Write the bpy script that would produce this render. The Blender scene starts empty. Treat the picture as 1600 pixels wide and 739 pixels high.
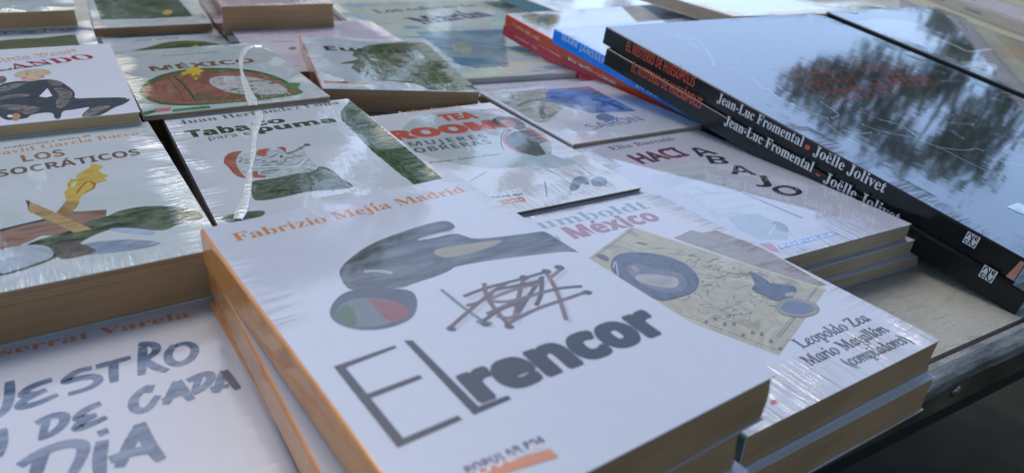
import bpy, bmesh, math, random
from mathutils import Vector, Matrix
from mathutils.geometry import tessellate_polygon
rad = math.radians
SC = bpy.context.scene
COL = SC.collection
random.seed(7)

# ------------------------------------------------------------------ camera, sky, sun, exposure
ZC = 0.94                      # camera height above the ground; the table top is 0.186 m below the lens
TABLE = -0.186                 # table top relative to the lens
F_PX, CX, CY = 1170.99, 800.0, 369.5
PITCH, ROLL = rad(26.3203), rad(3.1189)
_f = Vector((0, math.cos(PITCH), -math.sin(PITCH)))
_x = Vector((1, 0, 0)); _u = _x.cross(_f)
CXA = math.cos(ROLL) * _x + math.sin(ROLL) * _u
CUA = -math.sin(ROLL) * _x + math.cos(ROLL) * _u
CFA = _f
CAM = Vector((0, 0, ZC))
cd = bpy.data.cameras.new('camera'); cam = bpy.data.objects.new('camera', cd); COL.objects.link(cam)
cam.matrix_world = Matrix.Translation(CAM) @ Matrix((CXA, CUA, -CFA)).transposed().to_4x4()
cd.sensor_width = 36; cd.lens = F_PX / 1600 * 36
cd.clip_start = 0.01; cd.clip_end = 600
cd.dof.use_dof = True; cd.dof.focus_distance = 0.365; cd.dof.aperture_fstop = 12.5
SC.camera = cam
world = bpy.data.worlds.new('World'); SC.world = world; world.use_nodes = True
SUN_EL, SUN_AZ = rad(58), rad(-28)        # azimuth measured from +Y towards +X
wn = world.node_tree; bgn = wn.nodes['Background']
sky = wn.nodes.new('ShaderNodeTexSky'); sky.sky_type = 'NISHITA'; sky.sun_disc = False
sky.sun_elevation = SUN_EL; sky.sun_rotation = SUN_AZ; sky.air_density = 1.0; sky.dust_density = 1.6; sky.ozone_density = 3.2
wn.links.new(sky.outputs[0], bgn.inputs[0]); bgn.inputs[1].default_value = 0.15
sl = bpy.data.lights.new('sun', 'SUN'); sl.energy = 0.6; sl.angle = rad(25); sl.color = (1, .95, .88)
so = bpy.data.objects.new('sun', sl); COL.objects.link(so)
sd = Vector((math.sin(SUN_AZ) * math.cos(SUN_EL), math.cos(SUN_AZ) * math.cos(SUN_EL), math.sin(SUN_EL)))
so.matrix_world = Matrix.Translation((0, 0, 5)) @ sd.to_track_quat('Z', 'Y').to_matrix().to_4x4()
SC.view_settings.view_transform = 'Standard'; SC.view_settings.look = 'None'
SC.view_settings.exposure = 0.80; SC.view_settings.gamma = 1.0
SC.render.engine = 'CYCLES'
try: SC.cycles.use_denoising = True
except Exception: pass

# ------------------------------------------------------------------ helpers
def ray(px):
    return (px[0] - CX) * CXA - (px[1] - CY) * CUA + F_PX * CFA
def hit(px, o, n):             # pixel of the photograph -> point on a real plane
    d = ray(px); return CAM + d * ((o - CAM).dot(n) / d.dot(n))
def U(px, z):                  # point on a horizontal plane, z relative to the lens
    return hit(px, Vector((0, 0, ZC + z)), Vector((0, 0, 1)))
def crop(x0, y0, s):
    return lambda pts: [(x0 + a / s, y0 + b / s) for a, b in pts]
def tag(o, label=None, cat=None, group=None, kind=None):
    if label: o['label'] = label
    if cat: o['category'] = cat
    if group: o['group'] = group
    if kind: o['kind'] = kind
    return o
def link(name, me, parent=None):
    o = bpy.data.objects.new(name, me); COL.objects.link(o)
    if parent: o.parent = parent
    return o

# ------------------------------------------------------------------ materials
class NT:
    def __init__(s, name):
        s.m = bpy.data.materials.new(name); s.m.use_nodes = True; s.t = s.m.node_tree
        s.b = s.t.nodes['Principled BSDF']
    def n(s, typ, **kw):
        nd = s.t.nodes.new(typ)
        for k, v in kw.items():
            if k.startswith('i_'):
                nd.inputs[k[2:].replace('_', ' ')].default_value = v
            else: setattr(nd, k, v)
        return nd
    def l(s, a, b): s.t.links.new(a, b)

def film_group():
    g = bpy.data.node_groups.new('shrink_film', 'ShaderNodeTree')
    g.interface.new_socket('Wrinkle', in_out='INPUT', socket_type='NodeSocketFloat')
    g.interface.new_socket('Waves', in_out='INPUT', socket_type='NodeSocketFloat')
    g.interface.new_socket('HalfX', in_out='INPUT', socket_type='NodeSocketFloat')
    g.interface.new_socket('HalfY', in_out='INPUT', socket_type='NodeSocketFloat')
    g.interface.new_socket('Seed', in_out='INPUT', socket_type='NodeSocketFloat')
    g.interface.new_socket('Normal', in_out='OUTPUT', socket_type='NodeSocketVector')
    gi = g.nodes.new('NodeGroupInput'); go = g.nodes.new('NodeGroupOutput')
    tc = g.nodes.new('ShaderNodeTexCoord')
    def add(t, **kw):
        nd = g.nodes.new(t)
        for k, v in kw.items(): setattr(nd, k, v)
        return nd
    def math_(op, a, b=None, c=None, clamp=False):
        nd = add('ShaderNodeMath', operation=op, use_clamp=clamp)
        for i, v in enumerate((a, b, c)):
            if v is None: continue
            if hasattr(v, 'links') or hasattr(v, 'is_linked'): g.links.new(v, nd.inputs[i])
            else: nd.inputs[i].default_value = v
        return nd.outputs[0]
    sep = add('ShaderNodeSeparateXYZ'); g.links.new(tc.outputs['Object'], sep.inputs[0])
    X, Y, Z = sep.outputs
    sh = add('ShaderNodeVectorMath', operation='ADD'); g.links.new(tc.outputs['Object'], sh.inputs[0])
    cmb = add('ShaderNodeCombineXYZ'); g.links.new(gi.outputs['Seed'], cmb.inputs[0]); g.links.new(gi.outputs['Seed'], cmb.inputs[1]); g.links.new(cmb.outputs[0], sh.inputs[1])
    def streak(sx, sy, detail=3):
        mp = add('ShaderNodeMapping'); g.links.new(sh.outputs[0], mp.inputs[0]); mp.inputs['Scale'].default_value = (sx, sy, 1)
        nz = add('ShaderNodeTexNoise'); g.links.new(mp.outputs[0], nz.inputs['Vector']); nz.inputs['Scale'].default_value = 1; nz.inputs['Detail'].default_value = detail
        nz.inputs['Distortion'].default_value = .6
        return nz.outputs[0]
    ax = math_('ABSOLUTE', X); ay = math_('ABSOLUTE', Y)
    # distance to the border of the cover
    dx = math_('SUBTRACT', gi.outputs['HalfX'], ax); dy = math_('SUBTRACT', gi.outputs['HalfY'], ay)
    mx = math_('SUBTRACT', 1.0, math_('DIVIDE', dx, .016), clamp=True); wy_ = math_('ADD', math_('MULTIPLY', math_('LESS_THAN', Y, 0.0), .016), .010); my = math_('SUBTRACT', 1.0, math_('DIVIDE', dy, wy_), clamp=True)
    big = streak(28, 28, 1)
    bigm = math_('MULTIPLY_ADD', big, 4.0, -1.5, clamp=True)
    wx = math_('MULTIPLY', math_('MULTIPLY', streak(30, 380), mx), bigm)
    wy = math_('MULTIPLY', math_('MULTIPLY', streak(380, 30), my), bigm)
    wr = math_('MULTIPLY', math_('ADD', wx, wy), gi.outputs['Wrinkle'])
    sc1 = streak(70, 25, 3); sc2 = streak(240, 160, 2)
    wv = math_('MULTIPLY', math_('ADD', sc1, math_('MULTIPLY', sc2, .12)), gi.outputs['Waves'])
    tot = math_('ADD', wr, wv)
    bp = add('ShaderNodeBump'); bp.inputs['Strength'].default_value = 1; bp.inputs['Distance'].default_value = .001
    g.links.new(tot, bp.inputs['Height']); g.links.new(bp.outputs[0], go.inputs[0])
    return g
FILM = film_group()

def coat(nt, wrap, half=(.055, .085), seed=0.0):
    """wrap = (coat weight, wrinkle height, wave height, coat roughness)"""
    b = nt.b
    b.inputs['Coat Weight'].default_value = wrap[0]; b.inputs['Coat Roughness'].default_value = wrap[3]
    b.inputs['Coat IOR'].default_value = wrap[4] if len(wrap) > 4 else 1.55
    g = nt.n('ShaderNodeGroup'); g.node_tree = FILM
    g.inputs['Wrinkle'].default_value = wrap[1]; g.inputs['Waves'].default_value = wrap[2]
    g.inputs['HalfX'].default_value = half[0]; g.inputs['HalfY'].default_value = half[1]; g.inputs['Seed'].default_value = seed
    nt.l(g.outputs[0], b.inputs['Coat Normal'])

class Look:
    """a family of print materials that share one film"""
    def __init__(s, key, wrap, half=(.055, .085), seed=0.0):
        s.key, s.wrap, s.half, s.seed, s.c = key, wrap, half, seed, {}
    def ink(s, col, rough=.45, vary=.06):
        k = ('i', col, vary)
        if k in s.c: return s.c[k]
        nt = NT(s.key + '_ink'); b = nt.b
        tc = nt.n('ShaderNodeTexCoord'); nz = nt.n('ShaderNodeTexNoise', i_Scale=180.0, i_Detail=4.0); nt.l(tc.outputs['Object'], nz.inputs['Vector'])
        rp = nt.n('ShaderNodeValToRGB'); nt.l(nz.outputs[0], rp.inputs[0])
        rp.color_ramp.elements[0].position = .3; rp.color_ramp.elements[1].position = .7
        rp.color_ramp.elements[0].color = (*[c * (1 - vary) for c in col], 1); rp.color_ramp.elements[1].color = (*[min(1, c * (1 + vary)) for c in col], 1)
        nt.l(rp.outputs[0], b.inputs['Base Color'])
        mir = len(s.wrap) > 4 and s.wrap[4] > 2.5
        b.inputs['Roughness'].default_value = .07 if mir else rough; b.inputs['Specular IOR Level'].default_value = .6 if mir else .04
        coat(nt, s.wrap, s.half, s.seed); s.c[k] = nt.m; return nt.m
    def paint(s, cols, scale=60, stretch=(1, 1), detail=6, rot=0, rough=.45, dist=.5):
        k = ('p', tuple(cols), scale, stretch, rot)
        if k in s.c: return s.c[k]
        nt = NT(s.key + '_painting'); b = nt.b
        tc = nt.n('ShaderNodeTexCoord'); mp = nt.n('ShaderNodeMapping'); nt.l(tc.outputs['Object'], mp.inputs[0])
        mp.inputs['Scale'].default_value = (stretch[0], stretch[1], 1); mp.inputs['Rotation'].default_value = (0, 0, rot); mp.inputs['Location'].default_value = (s.seed, 0, 0)
        nz = nt.n('ShaderNodeTexNoise', i_Scale=float(scale), i_Detail=float(detail), i_Roughness=.6, i_Distortion=dist); nt.l(mp.outputs[0], nz.inputs['Vector'])
        rp = nt.n('ShaderNodeValToRGB'); nt.l(nz.outputs[0], rp.inputs[0]); cr = rp.color_ramp
        n = len(cols)
        while len(cr.elements) < n: cr.elements.new(.5)
        for i, c in enumerate(cols):
            cr.elements[i].position = .37 + .26 * i / (n - 1); cr.elements[i].color = (*c, 1)
        nt.l(rp.outputs[0], b.inputs['Base Color'])
        mir = len(s.wrap) > 4 and s.wrap[4] > 2.5
        b.inputs['Roughness'].default_value = .07 if mir else rough; b.inputs['Specular IOR Level'].default_value = .6 if mir else .04
        coat(nt, s.wrap, s.half, s.seed); s.c[k] = nt.m; return nt.m

def plain(name, col, rough=.5, bump=0, scale=80, vary=.15, metal=0, coatw=0, stretch=(1, 1, 1), detail=6, spec=.5):
    nt = NT(name); b = nt.b
    tc = nt.n('ShaderNodeTexCoord'); mp = nt.n('ShaderNodeMapping'); nt.l(tc.outputs['Object'], mp.inputs[0]); mp.inputs['Scale'].default_value = stretch
    nz = nt.n('ShaderNodeTexNoise', i_Scale=float(scale), i_Detail=float(detail)); nt.l(mp.outputs[0], nz.inputs['Vector'])
    rp = nt.n('ShaderNodeValToRGB'); nt.l(nz.outputs[0], rp.inputs[0])
    rp.color_ramp.elements[0].position = .3; rp.color_ramp.elements[1].position = .7
    rp.color_ramp.elements[0].color = (*[c * (1 - vary) for c in col], 1); rp.color_ramp.elements[1].color = (*[min(1, c * (1 + vary)) for c in col], 1)
    nt.l(rp.outputs[0], b.inputs['Base Color']); b.inputs['Roughness'].default_value = rough; b.inputs['Metallic'].default_value = metal
    b.inputs['Coat Weight'].default_value = coatw; b.inputs['Coat Roughness'].default_value = .08; b.inputs['Specular IOR Level'].default_value = spec
    if bump:
        bp = nt.n('ShaderNodeBump'); bp.inputs['Distance'].default_value = bump; nt.l(nz.outputs[0], bp.inputs['Height']); nt.l(bp.outputs[0], b.inputs['Normal'])
    return nt.m

def paper_mat(name, col, film=.0):
    """block of page edges: fine layers along local Z, faint film glints"""
    nt = NT(name); b = nt.b
    tc = nt.n('ShaderNodeTexCoord'); mp = nt.n('ShaderNodeMapping'); nt.l(tc.outputs['Object'], mp.inputs[0]); mp.inputs['Scale'].default_value = (4, 4, 2300)
    nz = nt.n('ShaderNodeTexNoise', i_Scale=1.0, i_Detail=3.0); nt.l(mp.outputs[0], nz.inputs['Vector'])
    m2 = nt.n('ShaderNodeMapping'); nt.l(tc.outputs['Object'], m2.inputs[0]); m2.inputs['Scale'].default_value = (18, 18, 60)
    n2 = nt.n('ShaderNodeTexNoise', i_Scale=1.0, i_Detail=4.0); nt.l(m2.outputs[0], n2.inputs['Vector'])
    mx = nt.n('ShaderNodeMath', operation='MULTIPLY_ADD'); nt.l(nz.outputs[0], mx.inputs[0]); mx.inputs[1].default_value = .5; 
    m3 = nt.n('ShaderNodeMath', operation='MULTIPLY'); nt.l(n2.outputs[0], m3.inputs[0]); m3.inputs[1].default_value = .5; nt.l(m3.outputs[0], mx.inputs[2])
    rp = nt.n('ShaderNodeValToRGB'); nt.l(mx.outputs[0], rp.inputs[0])
    rp.color_ramp.elements[0].position = .36; rp.color_ramp.elements[1].position = .62
    rp.color_ramp.elements[0].color = (*[c * .68 for c in col], 1); rp.color_ramp.elements[1].color = (*[c * 1.15 for c in col], 1)
    nt.l(rp.outputs[0], b.inputs['Base Color']); b.inputs['Roughness'].default_value = .8; b.inputs['Specular IOR Level'].default_value = .2
    bp = nt.n('ShaderNodeBump'); bp.inputs['Distance'].default_value = .00015; nt.l(nz.outputs[0], bp.inputs['Height']); nt.l(bp.outputs[0], b.inputs['Normal'])
    if film:
        b.inputs['Coat Weight'].default_value = film; b.inputs['Coat Roughness'].default_value = .1
        m4 = nt.n('ShaderNodeMapping'); nt.l(tc.outputs['Object'], m4.inputs[0]); m4.inputs['Scale'].default_value = (90, 90, 330); m4.inputs['Rotation'].default_value = (.3, .3, .4)
        n4 = nt.n('ShaderNodeTexNoise', i_Scale=1.0, i_Detail=3.0, i_Distortion=1.0); nt.l(m4.outputs[0], n4.inputs['Vector'])
        b4 = nt.n('ShaderNodeBump'); b4.inputs['Distance'].default_value = .003; nt.l(n4.outputs[0], b4.inputs['Height']); nt.l(b4.outputs[0], b.inputs['Coat Normal'])
    return nt.m
PAGE = paper_mat('cream_page_edges', (.46, .275, .14), .12)
PAGE_DRY = paper_mat('cream_page_edges_bare', (.56, .38, .20), 0)
PAGE_PALE = paper_mat('pale_page_edges', (.50, .375, .25), .12)
PAGE_WHITE = paper_mat('white_page_edges', (.62, .6, .56), .3)

# ------------------------------------------------------------------ books
def prism(bm, prof, y0, y1, mats):
    """closed x-z profile swept along y; mats[i] = material of edge i"""
    a = [bm.verts.new((x, y0, z)) for x, z in prof]; b = [bm.verts.new((x, y1, z)) for x, z in prof]
    n = len(prof)
    for i in range(n):
        j = (i + 1) % n
        f = bm.faces.new((a[i], a[j], b[j], b[i])); f.material_index = mats[i]
    tri = tessellate_polygon([[Vector((x, z, 0)) for x, z in prof]])
    for t in tri:
        for vs, fl in ((a, 1), (b, 0)):
            q = [vs[k] for k in t]
            try: bm.faces.new(q if fl else q[::-1])
            except ValueError: pass

class Book:
    def __init__(s, name, label, cat, M, w, h, t, look, cover, spine, pages=PAGE, group=None, ct=.00035, rnd=.0012, over=.0004, base=0.0):
        """M = frame at the centre of the underside"""
        s.w, s.h, s.t, s.look = w, h, t, look
        s.root = bpy.data.objects.new(name, None); COL.objects.link(s.root); s.root.empty_display_size = .02
        s.root.matrix_world = M; s.M = M; s.Mi = M.inverted()
        tag(s.root, label, cat, group)
        hw = w / 2
        # cover: back board, spine, front board as one folded sheet
        k = 4; out = [(hw, 0.0)]; mats = [0]
        r = min(rnd, t * .45)
        for i in range(k + 1):
            a = rad(270 - 90 * i / k); out.append((-hw + r + r * math.cos(a), r + r * math.sin(a)))
        for i in range(k + 1):
            a = rad(180 - 90 * i / k); out.append((-hw + r + r * math.cos(a), t - r + r * math.sin(a)))
        out.append((hw, t))
        inn = [(hw, t - ct), (-hw + ct * 1.5, t - ct), (-hw + ct * 1.5, ct), (hw, ct)]
        prof = out + inn; n = len(prof)
        mats = []
        for i in range(n):
            x0, z0 = prof[i]; x1, z1 = prof[(i + 1) % n]
            sp = (i >= 2 and i <= 2 * k + 1)
            mats.append(1 if sp else 0)
        bm = bmesh.new(); prism(bm, prof, -h / 2, h / 2, mats)
        bmesh.ops.recalc_face_normals(bm, faces=bm.faces)
        me = bpy.data.meshes.new('cover'); bm.to_mesh(me); bm.free()
        me.materials.append(cover); me.materials.append(spine)
        s.cover = link('cover', me, s.root)
        # pages
        bm = bmesh.new()
        x0, x1, y0, y1, z0, z1 = -hw + ct * 1.7, hw - over, -h / 2 + over, h / 2 - over, ct * 1.1, t - ct * 1.1
        # slightly wavy block so that the edge does not read as a ruler line
        nx, ny = 14, 18; ring = []
        for i in range(nx): ring.append((x0 + (x1 - x0) * i / nx, y0))
        for i in range(ny): ring.append((x1, y0 + (y1 - y0) * i / ny))
        for i in range(nx): ring.append((x1 - (x1 - x0) * i / nx, y1))
        for i in range(ny): ring.append((x0, y1 - (y1 - y0) * i / ny))
        nz = 5; rows = []
        rr = random.Random(int(w * 1e5 + t * 1e6 + M[0][3] * 1e4))
        ph = [rr.uniform(0, 6.28) for _ in range(4)]
        for q in range(nz + 1):
            z = z0 + (z1 - z0) * q / nz; row = []
            for (x, y) in ring:
                d = .00022 * math.sin(x * 90 + y * 70 + ph[0] + q * 1.1) - .00022
                row.append(bm.verts.new((x + (d if abs(x - x1) < 1e-6 else 0), y + (-d if abs(y - y0) < 1e-6 else 0), z)))
            rows.append(row)
        L = len(ring)
        for q in range(nz):
            for i in range(L):
                j = (i + 1) % L; bm.faces.new((rows[q][i], rows[q][j], rows[q + 1][j], rows[q + 1][i]))
        bm.faces.new(rows[-1]); bm.faces.new(rows[0][::-1])
        me = bpy.data.meshes.new('page_block'); bm.to_mesh(me); bm.free(); me.materials.append(pages)
        link('page_block', me, s.root)
        s.layer = 0
    # faces: 'top' and 'spine'
    def frame(s, face):
        if face == 'top': return Vector((0, 0, s.t)), Vector((0, 0, 1)), Vector((1, 0, 0)), Vector((0, 1, 0))
        # text on the spine runs from the head of the page to the foot, letters' tops towards the front cover
        return Vector((-s.w / 2, 0, 0)), Vector((-1, 0, 0)), Vector((0, -1, 0)), Vector((0, 0, 1))
    def loc(s, px, face='top'):
        o, n, ux, uy = s.frame(face)
        wo = s.M @ o; wn_ = (s.M.to_3x3() @ n)
        p = s.Mi @ hit(px, wo, wn_) - o
        return Vector((p.dot(ux), p.dot(uy)))
    def clampxy(s, q, face):
        if face == 'top': hx, lo, hi = s.w / 2 - .0014, -s.h / 2 + .0002, s.h / 2 - .0002
        else: hx, lo, hi = s.h / 2 - .0002, .0012, s.t - .0012
        if face == 'top': return Vector((min(s.w / 2 - .0002, max(-hx, q.x)), min(hi, max(lo, q.y))))
        return Vector((min(hx, max(-hx, q.x)), min(hi, max(lo, q.y))))
    def art(s, name, items, face='top', label=None):
        """items: (kind, points, material, extra) -> ONE printed part"""
        bm = bmesh.new(); mats = []
        o, n, ux, uy = s.frame(face)
        def place(q, h): return o + ux * q.x + uy * q.y + n * h
        for it in items:
            kind, pts, mat = it[:3]; ex = it[3] if len(it) > 3 else None
            s.layer += 1; h = .000018 + .0000012 * s.layer
            if mat not in mats: mats.append(mat)
            mi = mats.index(mat)
            if kind in ('poly', 'blob'):
                q = [s.clampxy(s.loc(p, face), face) for p in pts]
                if kind == 'blob': q = smooth(q)
                if ex: q = rough_edge(q, ex)
                vs = [bm.verts.new(place(p, h)) for p in q]
                for t in tessellate_polygon([[Vector((p.x, p.y, 0)) for p in q]]):
                    try: f = bm.faces.new([vs[i] for i in t]); f.material_index = mi
                    except ValueError: pass
            elif kind == 'loc':          # polygon given in local metres
                vs = [bm.verts.new(place(Vector(p), h)) for p in pts]
                for t in tessellate_polygon([[Vector((p[0], p[1], 0)) for p in pts]]):
                    try: f = bm.faces.new([vs[i] for i in t]); f.material_index = mi
                    except ValueError: pass
            elif kind in ('line', 'brush', 'curve'):
                q = [s.loc(p, face) for p in pts]
                if kind != 'line' and len(q) > 2: q = open_smooth(q)
                W = ex
                if kind == 'brush': q, ws = brush_w(q, W)
                else: ws = [W / 2] * len(q)
                pv = []
                for i, p in enumerate(q):
                    d = (q[min(i + 1, len(q) - 1)] - q[max(i - 1, 0)]).normalized(); nn = Vector((-d.y, d.x))
                    pv.append((bm.verts.new(place(s.clampxy(p + nn * ws[i], face), h)), bm.verts.new(place(s.clampxy(p - nn * ws[i], face), h))))
                for i in range(len(pv) - 1):
                    try: f = bm.faces.new((pv[i][0], pv[i][1], pv[i + 1][1], pv[i + 1][0])); f.material_index = mi
                    except ValueError: pass
        return s.finish(name, bm, mats, face, label)
    def finish(s, name, bm, mats, face, label=None):
        o, n, ux, uy = s.frame(face)
        bm.normal_update()
        fl = [f for f in bm.faces if f.normal.dot(n) < 0]
        if fl: bmesh.ops.reverse_faces(bm, faces=fl)
        me = bpy.data.meshes.new(name); bm.to_mesh(me); bm.free()
        for m in mats: me.materials.append(m)
        ob = link(name, me, s.root)
        if label: ob['label'] = label
        return ob
    def text(s, name, body, p0, p1, ptop, mat, style='sans', face='top', bold=0.0, label=None, accents=(), spacing=1.0, hscale=None):
        """baseline from p0 to p1 (pixels), ptop = top of the first capital"""
        a, b, c = s.loc(p0, face), s.loc(p1, face), s.loc(ptop, face)
        extra = max(0.0, bold - .012); bold = 0.0 if bold < 0 else min(bold, .012)
        d = (b - a); Lx = d.length; d.normalize(); nn = Vector((-d.y, d.x))
        H = abs((c - a).dot(nn)) if hscale is None else hscale
        tris, x0, x1, cap = glyphs(body, style, bold, spacing)
        V, Fc = tris; o, n, ux, uy = s.frame(face)
        sx, sy = Lx / (x1 - x0), H / cap
        o, n, ux, uy = s.frame(face)
        s.layer += 4; h = .000018 + .0000012 * s.layer
        bm = bmesh.new(); vs = []
        V, Fc = tris
        ks = [(0, 0)] if extra <= 0 else [(0, 0)] + [(extra * math.cos(k * 1.0472), extra * math.sin(k * 1.0472)) for k in range(6)]
        for kk, (ex, ey) in enumerate(ks):
            vs = []
            for v in V:
                q = a + d * ((v[0] - x0 + ex) * sx) + nn * ((v[1] + ey) * sy)
                vs.append(bm.verts.new(o + ux * q.x + uy * q.y + n * (h + kk * .0000007)))
            for f in Fc:
                try: bm.faces.new([vs[i] for i in f])
                except ValueError: pass
        return s.finish(name, bm, [mat], face, label)

def smooth(q, it=2):
    for _ in range(it):
        r = []
        for i in range(len(q)):
            a, b = q[i], q[(i + 1) % len(q)]; r += [a * .75 + b * .25, a * .25 + b * .75]
        q = r
    return q
def open_smooth(q, it=3):
    for _ in range(it):
        r = [q[0]]
        for i in range(len(q) - 1):
            a, b = q[i], q[i + 1]; r += [a * .75 + b * .25, a * .25 + b * .75]
        r.append(q[-1]); q = r
    return q
def rough_edge(q, amt):
    r = []; rr = random.Random(len(q) * 13 + int(abs(q[0].x) * 1e5))
    for i in range(len(q)):
        a, b = q[i], q[(i + 1) % len(q)]
        n = max(1, int((b - a).length / .0016)); d = b - a
        nn = Vector((-d.y, d.x)).normalized() if d.length > 0 else Vector((0, 0))
        for k in range(n):
            r.append(a + d * (k / n) + nn * (rr.uniform(-amt, amt) if k else 0))
    return r
def brush_w(q, W):
    r = []; ws = []
    tot = len(q)
    for i, p in enumerate(q):
        t = i / max(1, tot - 1)
        w = W / 2 * (.72 + .38 * math.sin(t * 2.6 + .5) + .05 * math.sin(i * 2.3))
        r.append(p); ws.append(w)
    return r, ws

# lettering: built-in font, its mathematical serif / sans alphabets included
ACC = {'í': ('i', 'a'), 'é': ('e', 'a'), 'ó': ('o', 'a'), 'á': ('a', 'a'), 'ú': ('u', 'a'), 'ë': ('e', 'd'), 'Á': ('A', 'a'), 'Ó': ('O', 'a'), 'É': ('E', 'a'), 'Í': ('I', 'a')}
BASES = {'serif': (0x1D400, 0x1D41A, 0x1D7CE), 'ital': (0x1D434, 0x1D44E, None), 'sansb': (0x1D5D4, 0x1D5EE, 0x1D7EC), 'sansm': (0x1D5A0, 0x1D5BA, 0x1D7E2), 'sans': (65, 97, 48), 'mono': (0x1D670, 0x1D68A, None)}
BASES['roman'] = BASES['ital']
def conv(t, style):
    U_, L_, D_ = BASES[style]; out = ''
    for ch in t:
        ch = ACC[ch][0] if ch in ACC else ch
        if 'A' <= ch <= 'Z': out += chr(U_ + ord(ch) - 65)
        elif 'a' <= ch <= 'z': out += (chr(0x210E) if style in ('ital', 'roman') and ch == 'h' else chr(L_ + ord(ch) - 97))
        elif '0' <= ch <= '9' and D_: out += chr(D_ + ord(ch) - 48)
        else: out += ch
    return out
_dg = None
def raw_text(t, bold, spacing):
    cu = bpy.data.curves.new('lettering', 'FONT'); cu.body = t; cu.offset = bold; cu.space_character = spacing; cu.resolution_u = 4
    ob = bpy.data.objects.new('lettering', cu); COL.objects.link(ob)
    bpy.context.view_layer.update()
    dg = bpy.context.evaluated_depsgraph_get()
    me = ob.evaluated_get(dg).to_mesh()
    V = [(v.co.x, v.co.y) for v in me.vertices]; F = [tuple(p.vertices) for p in me.polygons]
    ob.evaluated_get(dg).to_mesh_clear(); bpy.data.objects.remove(ob); bpy.data.curves.remove(cu)
    return V, F
_cap = {}
def glyphs(body, style, bold, spacing):
    V, F = raw_text(conv(body, style), bold, spacing)
    k = (style, bold)
    if k not in _cap:
        v, _ = raw_text(conv('H', style), bold, 1.0); _cap[k] = max(p[1] for p in v)
    cap = _cap[k]
    for i, ch in enumerate(body):
        if ch in ACC:
            base, kind = ACC[ch]
            pre, _ = raw_text(conv(body[:i] + base, style), bold, spacing); x1 = max(p[0] for p in pre)
            one, _ = raw_text(conv(base, style), bold, 1.0); xa, xb = min(p[0] for p in one), max(p[0] for p in one); top = max(p[1] for p in one)
            cx = x1 - (xb - xa) / 2; wdt = .09 + bold
            if base == 'i': top -= .06
            def quad(pts):
                n = len(V); V.extend(pts); F.append(tuple(range(n, n + len(pts))))
            if kind == 'a': quad([(cx - .05, top + .05), (cx - .05 + wdt, top + .05), (cx + .08 + wdt, top + .2), (cx + .02, top + .2)])
            else:
                for dx in (-.11, .05): quad([(cx + dx, top + .07), (cx + dx + .08, top + .07), (cx + dx + .08, top + .16), (cx + dx, top + .16)])
    if style == 'roman': V = [(p[0] - p[1] * .27, p[1]) for p in V]
    xs = [p[0] for p in V]
    return (V, F), min(xs), max(xs), cap

def yaw_frame(x, y, a, z):
    return Matrix.Translation((x, y, ZC + z)) @ Matrix.Rotation(a, 4, 'Z')
def from_tl(x, y, a, ztop, w, h, t):
    """top-left corner of the cover -> frame at the centre of the underside"""
    a = rad(a); ux = Vector((math.cos(a), math.sin(a))); uy = Vector((-math.sin(a), math.cos(a)))
    c = Vector((x, y)) + ux * w / 2 - uy * h / 2
    return yaw_frame(c.x, c.y, a, ztop - t)
def by_corner(ci, px, a, ztop, w, h, t):
    """cover corner ci (0 TL, 1 TR, 2 BR, 3 BL) seen at pixel px"""
    P = U(px, ztop); ar = rad(a); ux = Vector((math.cos(ar), math.sin(ar))); uy = Vector((-math.sin(ar), math.cos(ar)))
    k = [(0, 0), (w, 0), (w, -h), (0, -h)][ci]
    tl = Vector((P.x, P.y)) - ux * k[0] - uy * k[1]
    return from_tl(tl.x, tl.y, a, ztop, w, h, t)
def from_tl3(o, ang, w, h, t):
    y, p, r = [rad(v) for v in ang]
    R = Matrix.Rotation(y, 4, 'Z') @ Matrix.Rotation(p, 4, 'X') @ Matrix.Rotation(r, 4, 'Y')
    return Matrix.Translation((o[0], o[1], o[2] + ZC)) @ R @ Matrix.Translation((w / 2, -h / 2, -t))

# ------------------------------------------------------------------ ground, street, table
def box(bm, x0, x1, y0, y1, z0, z1, mi=0):
    v = [bm.verts.new(p) for p in ((x0, y0, z0), (x1, y0, z0), (x1, y1, z0), (x0, y1, z0), (x0, y0, z1), (x1, y0, z1), (x1, y1, z1), (x0, y1, z1))]
    for f in ((0, 3, 2, 1), (4, 5, 6, 7), (0, 1, 5, 4), (1, 2, 6, 5), (2, 3, 7, 6), (3, 0, 4, 7)):
        bm.faces.new([v[i] for i in f]).material_index = mi
def mesh(name, bm, mats, parent=None):
    me = bpy.data.meshes.new(name); bm.to_mesh(me); bm.free()
    for m in mats: me.materials.append(m)
    return link(name, me, parent)

bm = bmesh.new(); v = [bm.verts.new(p) for p in ((-250, -250, 0), (250, -250, 0), (250, 250, 0), (-250, 250, 0))]; bm.faces.new(v)
g = mesh('ground', bm, [plain('worn_dark_asphalt', (.016, .0155, .009), 1.0, .004, 9, .5, detail=12)]); tag(g, kind='structure')

TAB_A = rad(31.5)
# table edge line in the photograph
e0, e1 = U((1467, 554), TABLE), U((1599, 496), TABLE)
ed = (e1 - e0).normalized(); en = Vector((-ed.y, ed.x, 0))           # en points away from the viewer, into the table
ta = math.atan2(ed.y, ed.x)
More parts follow.
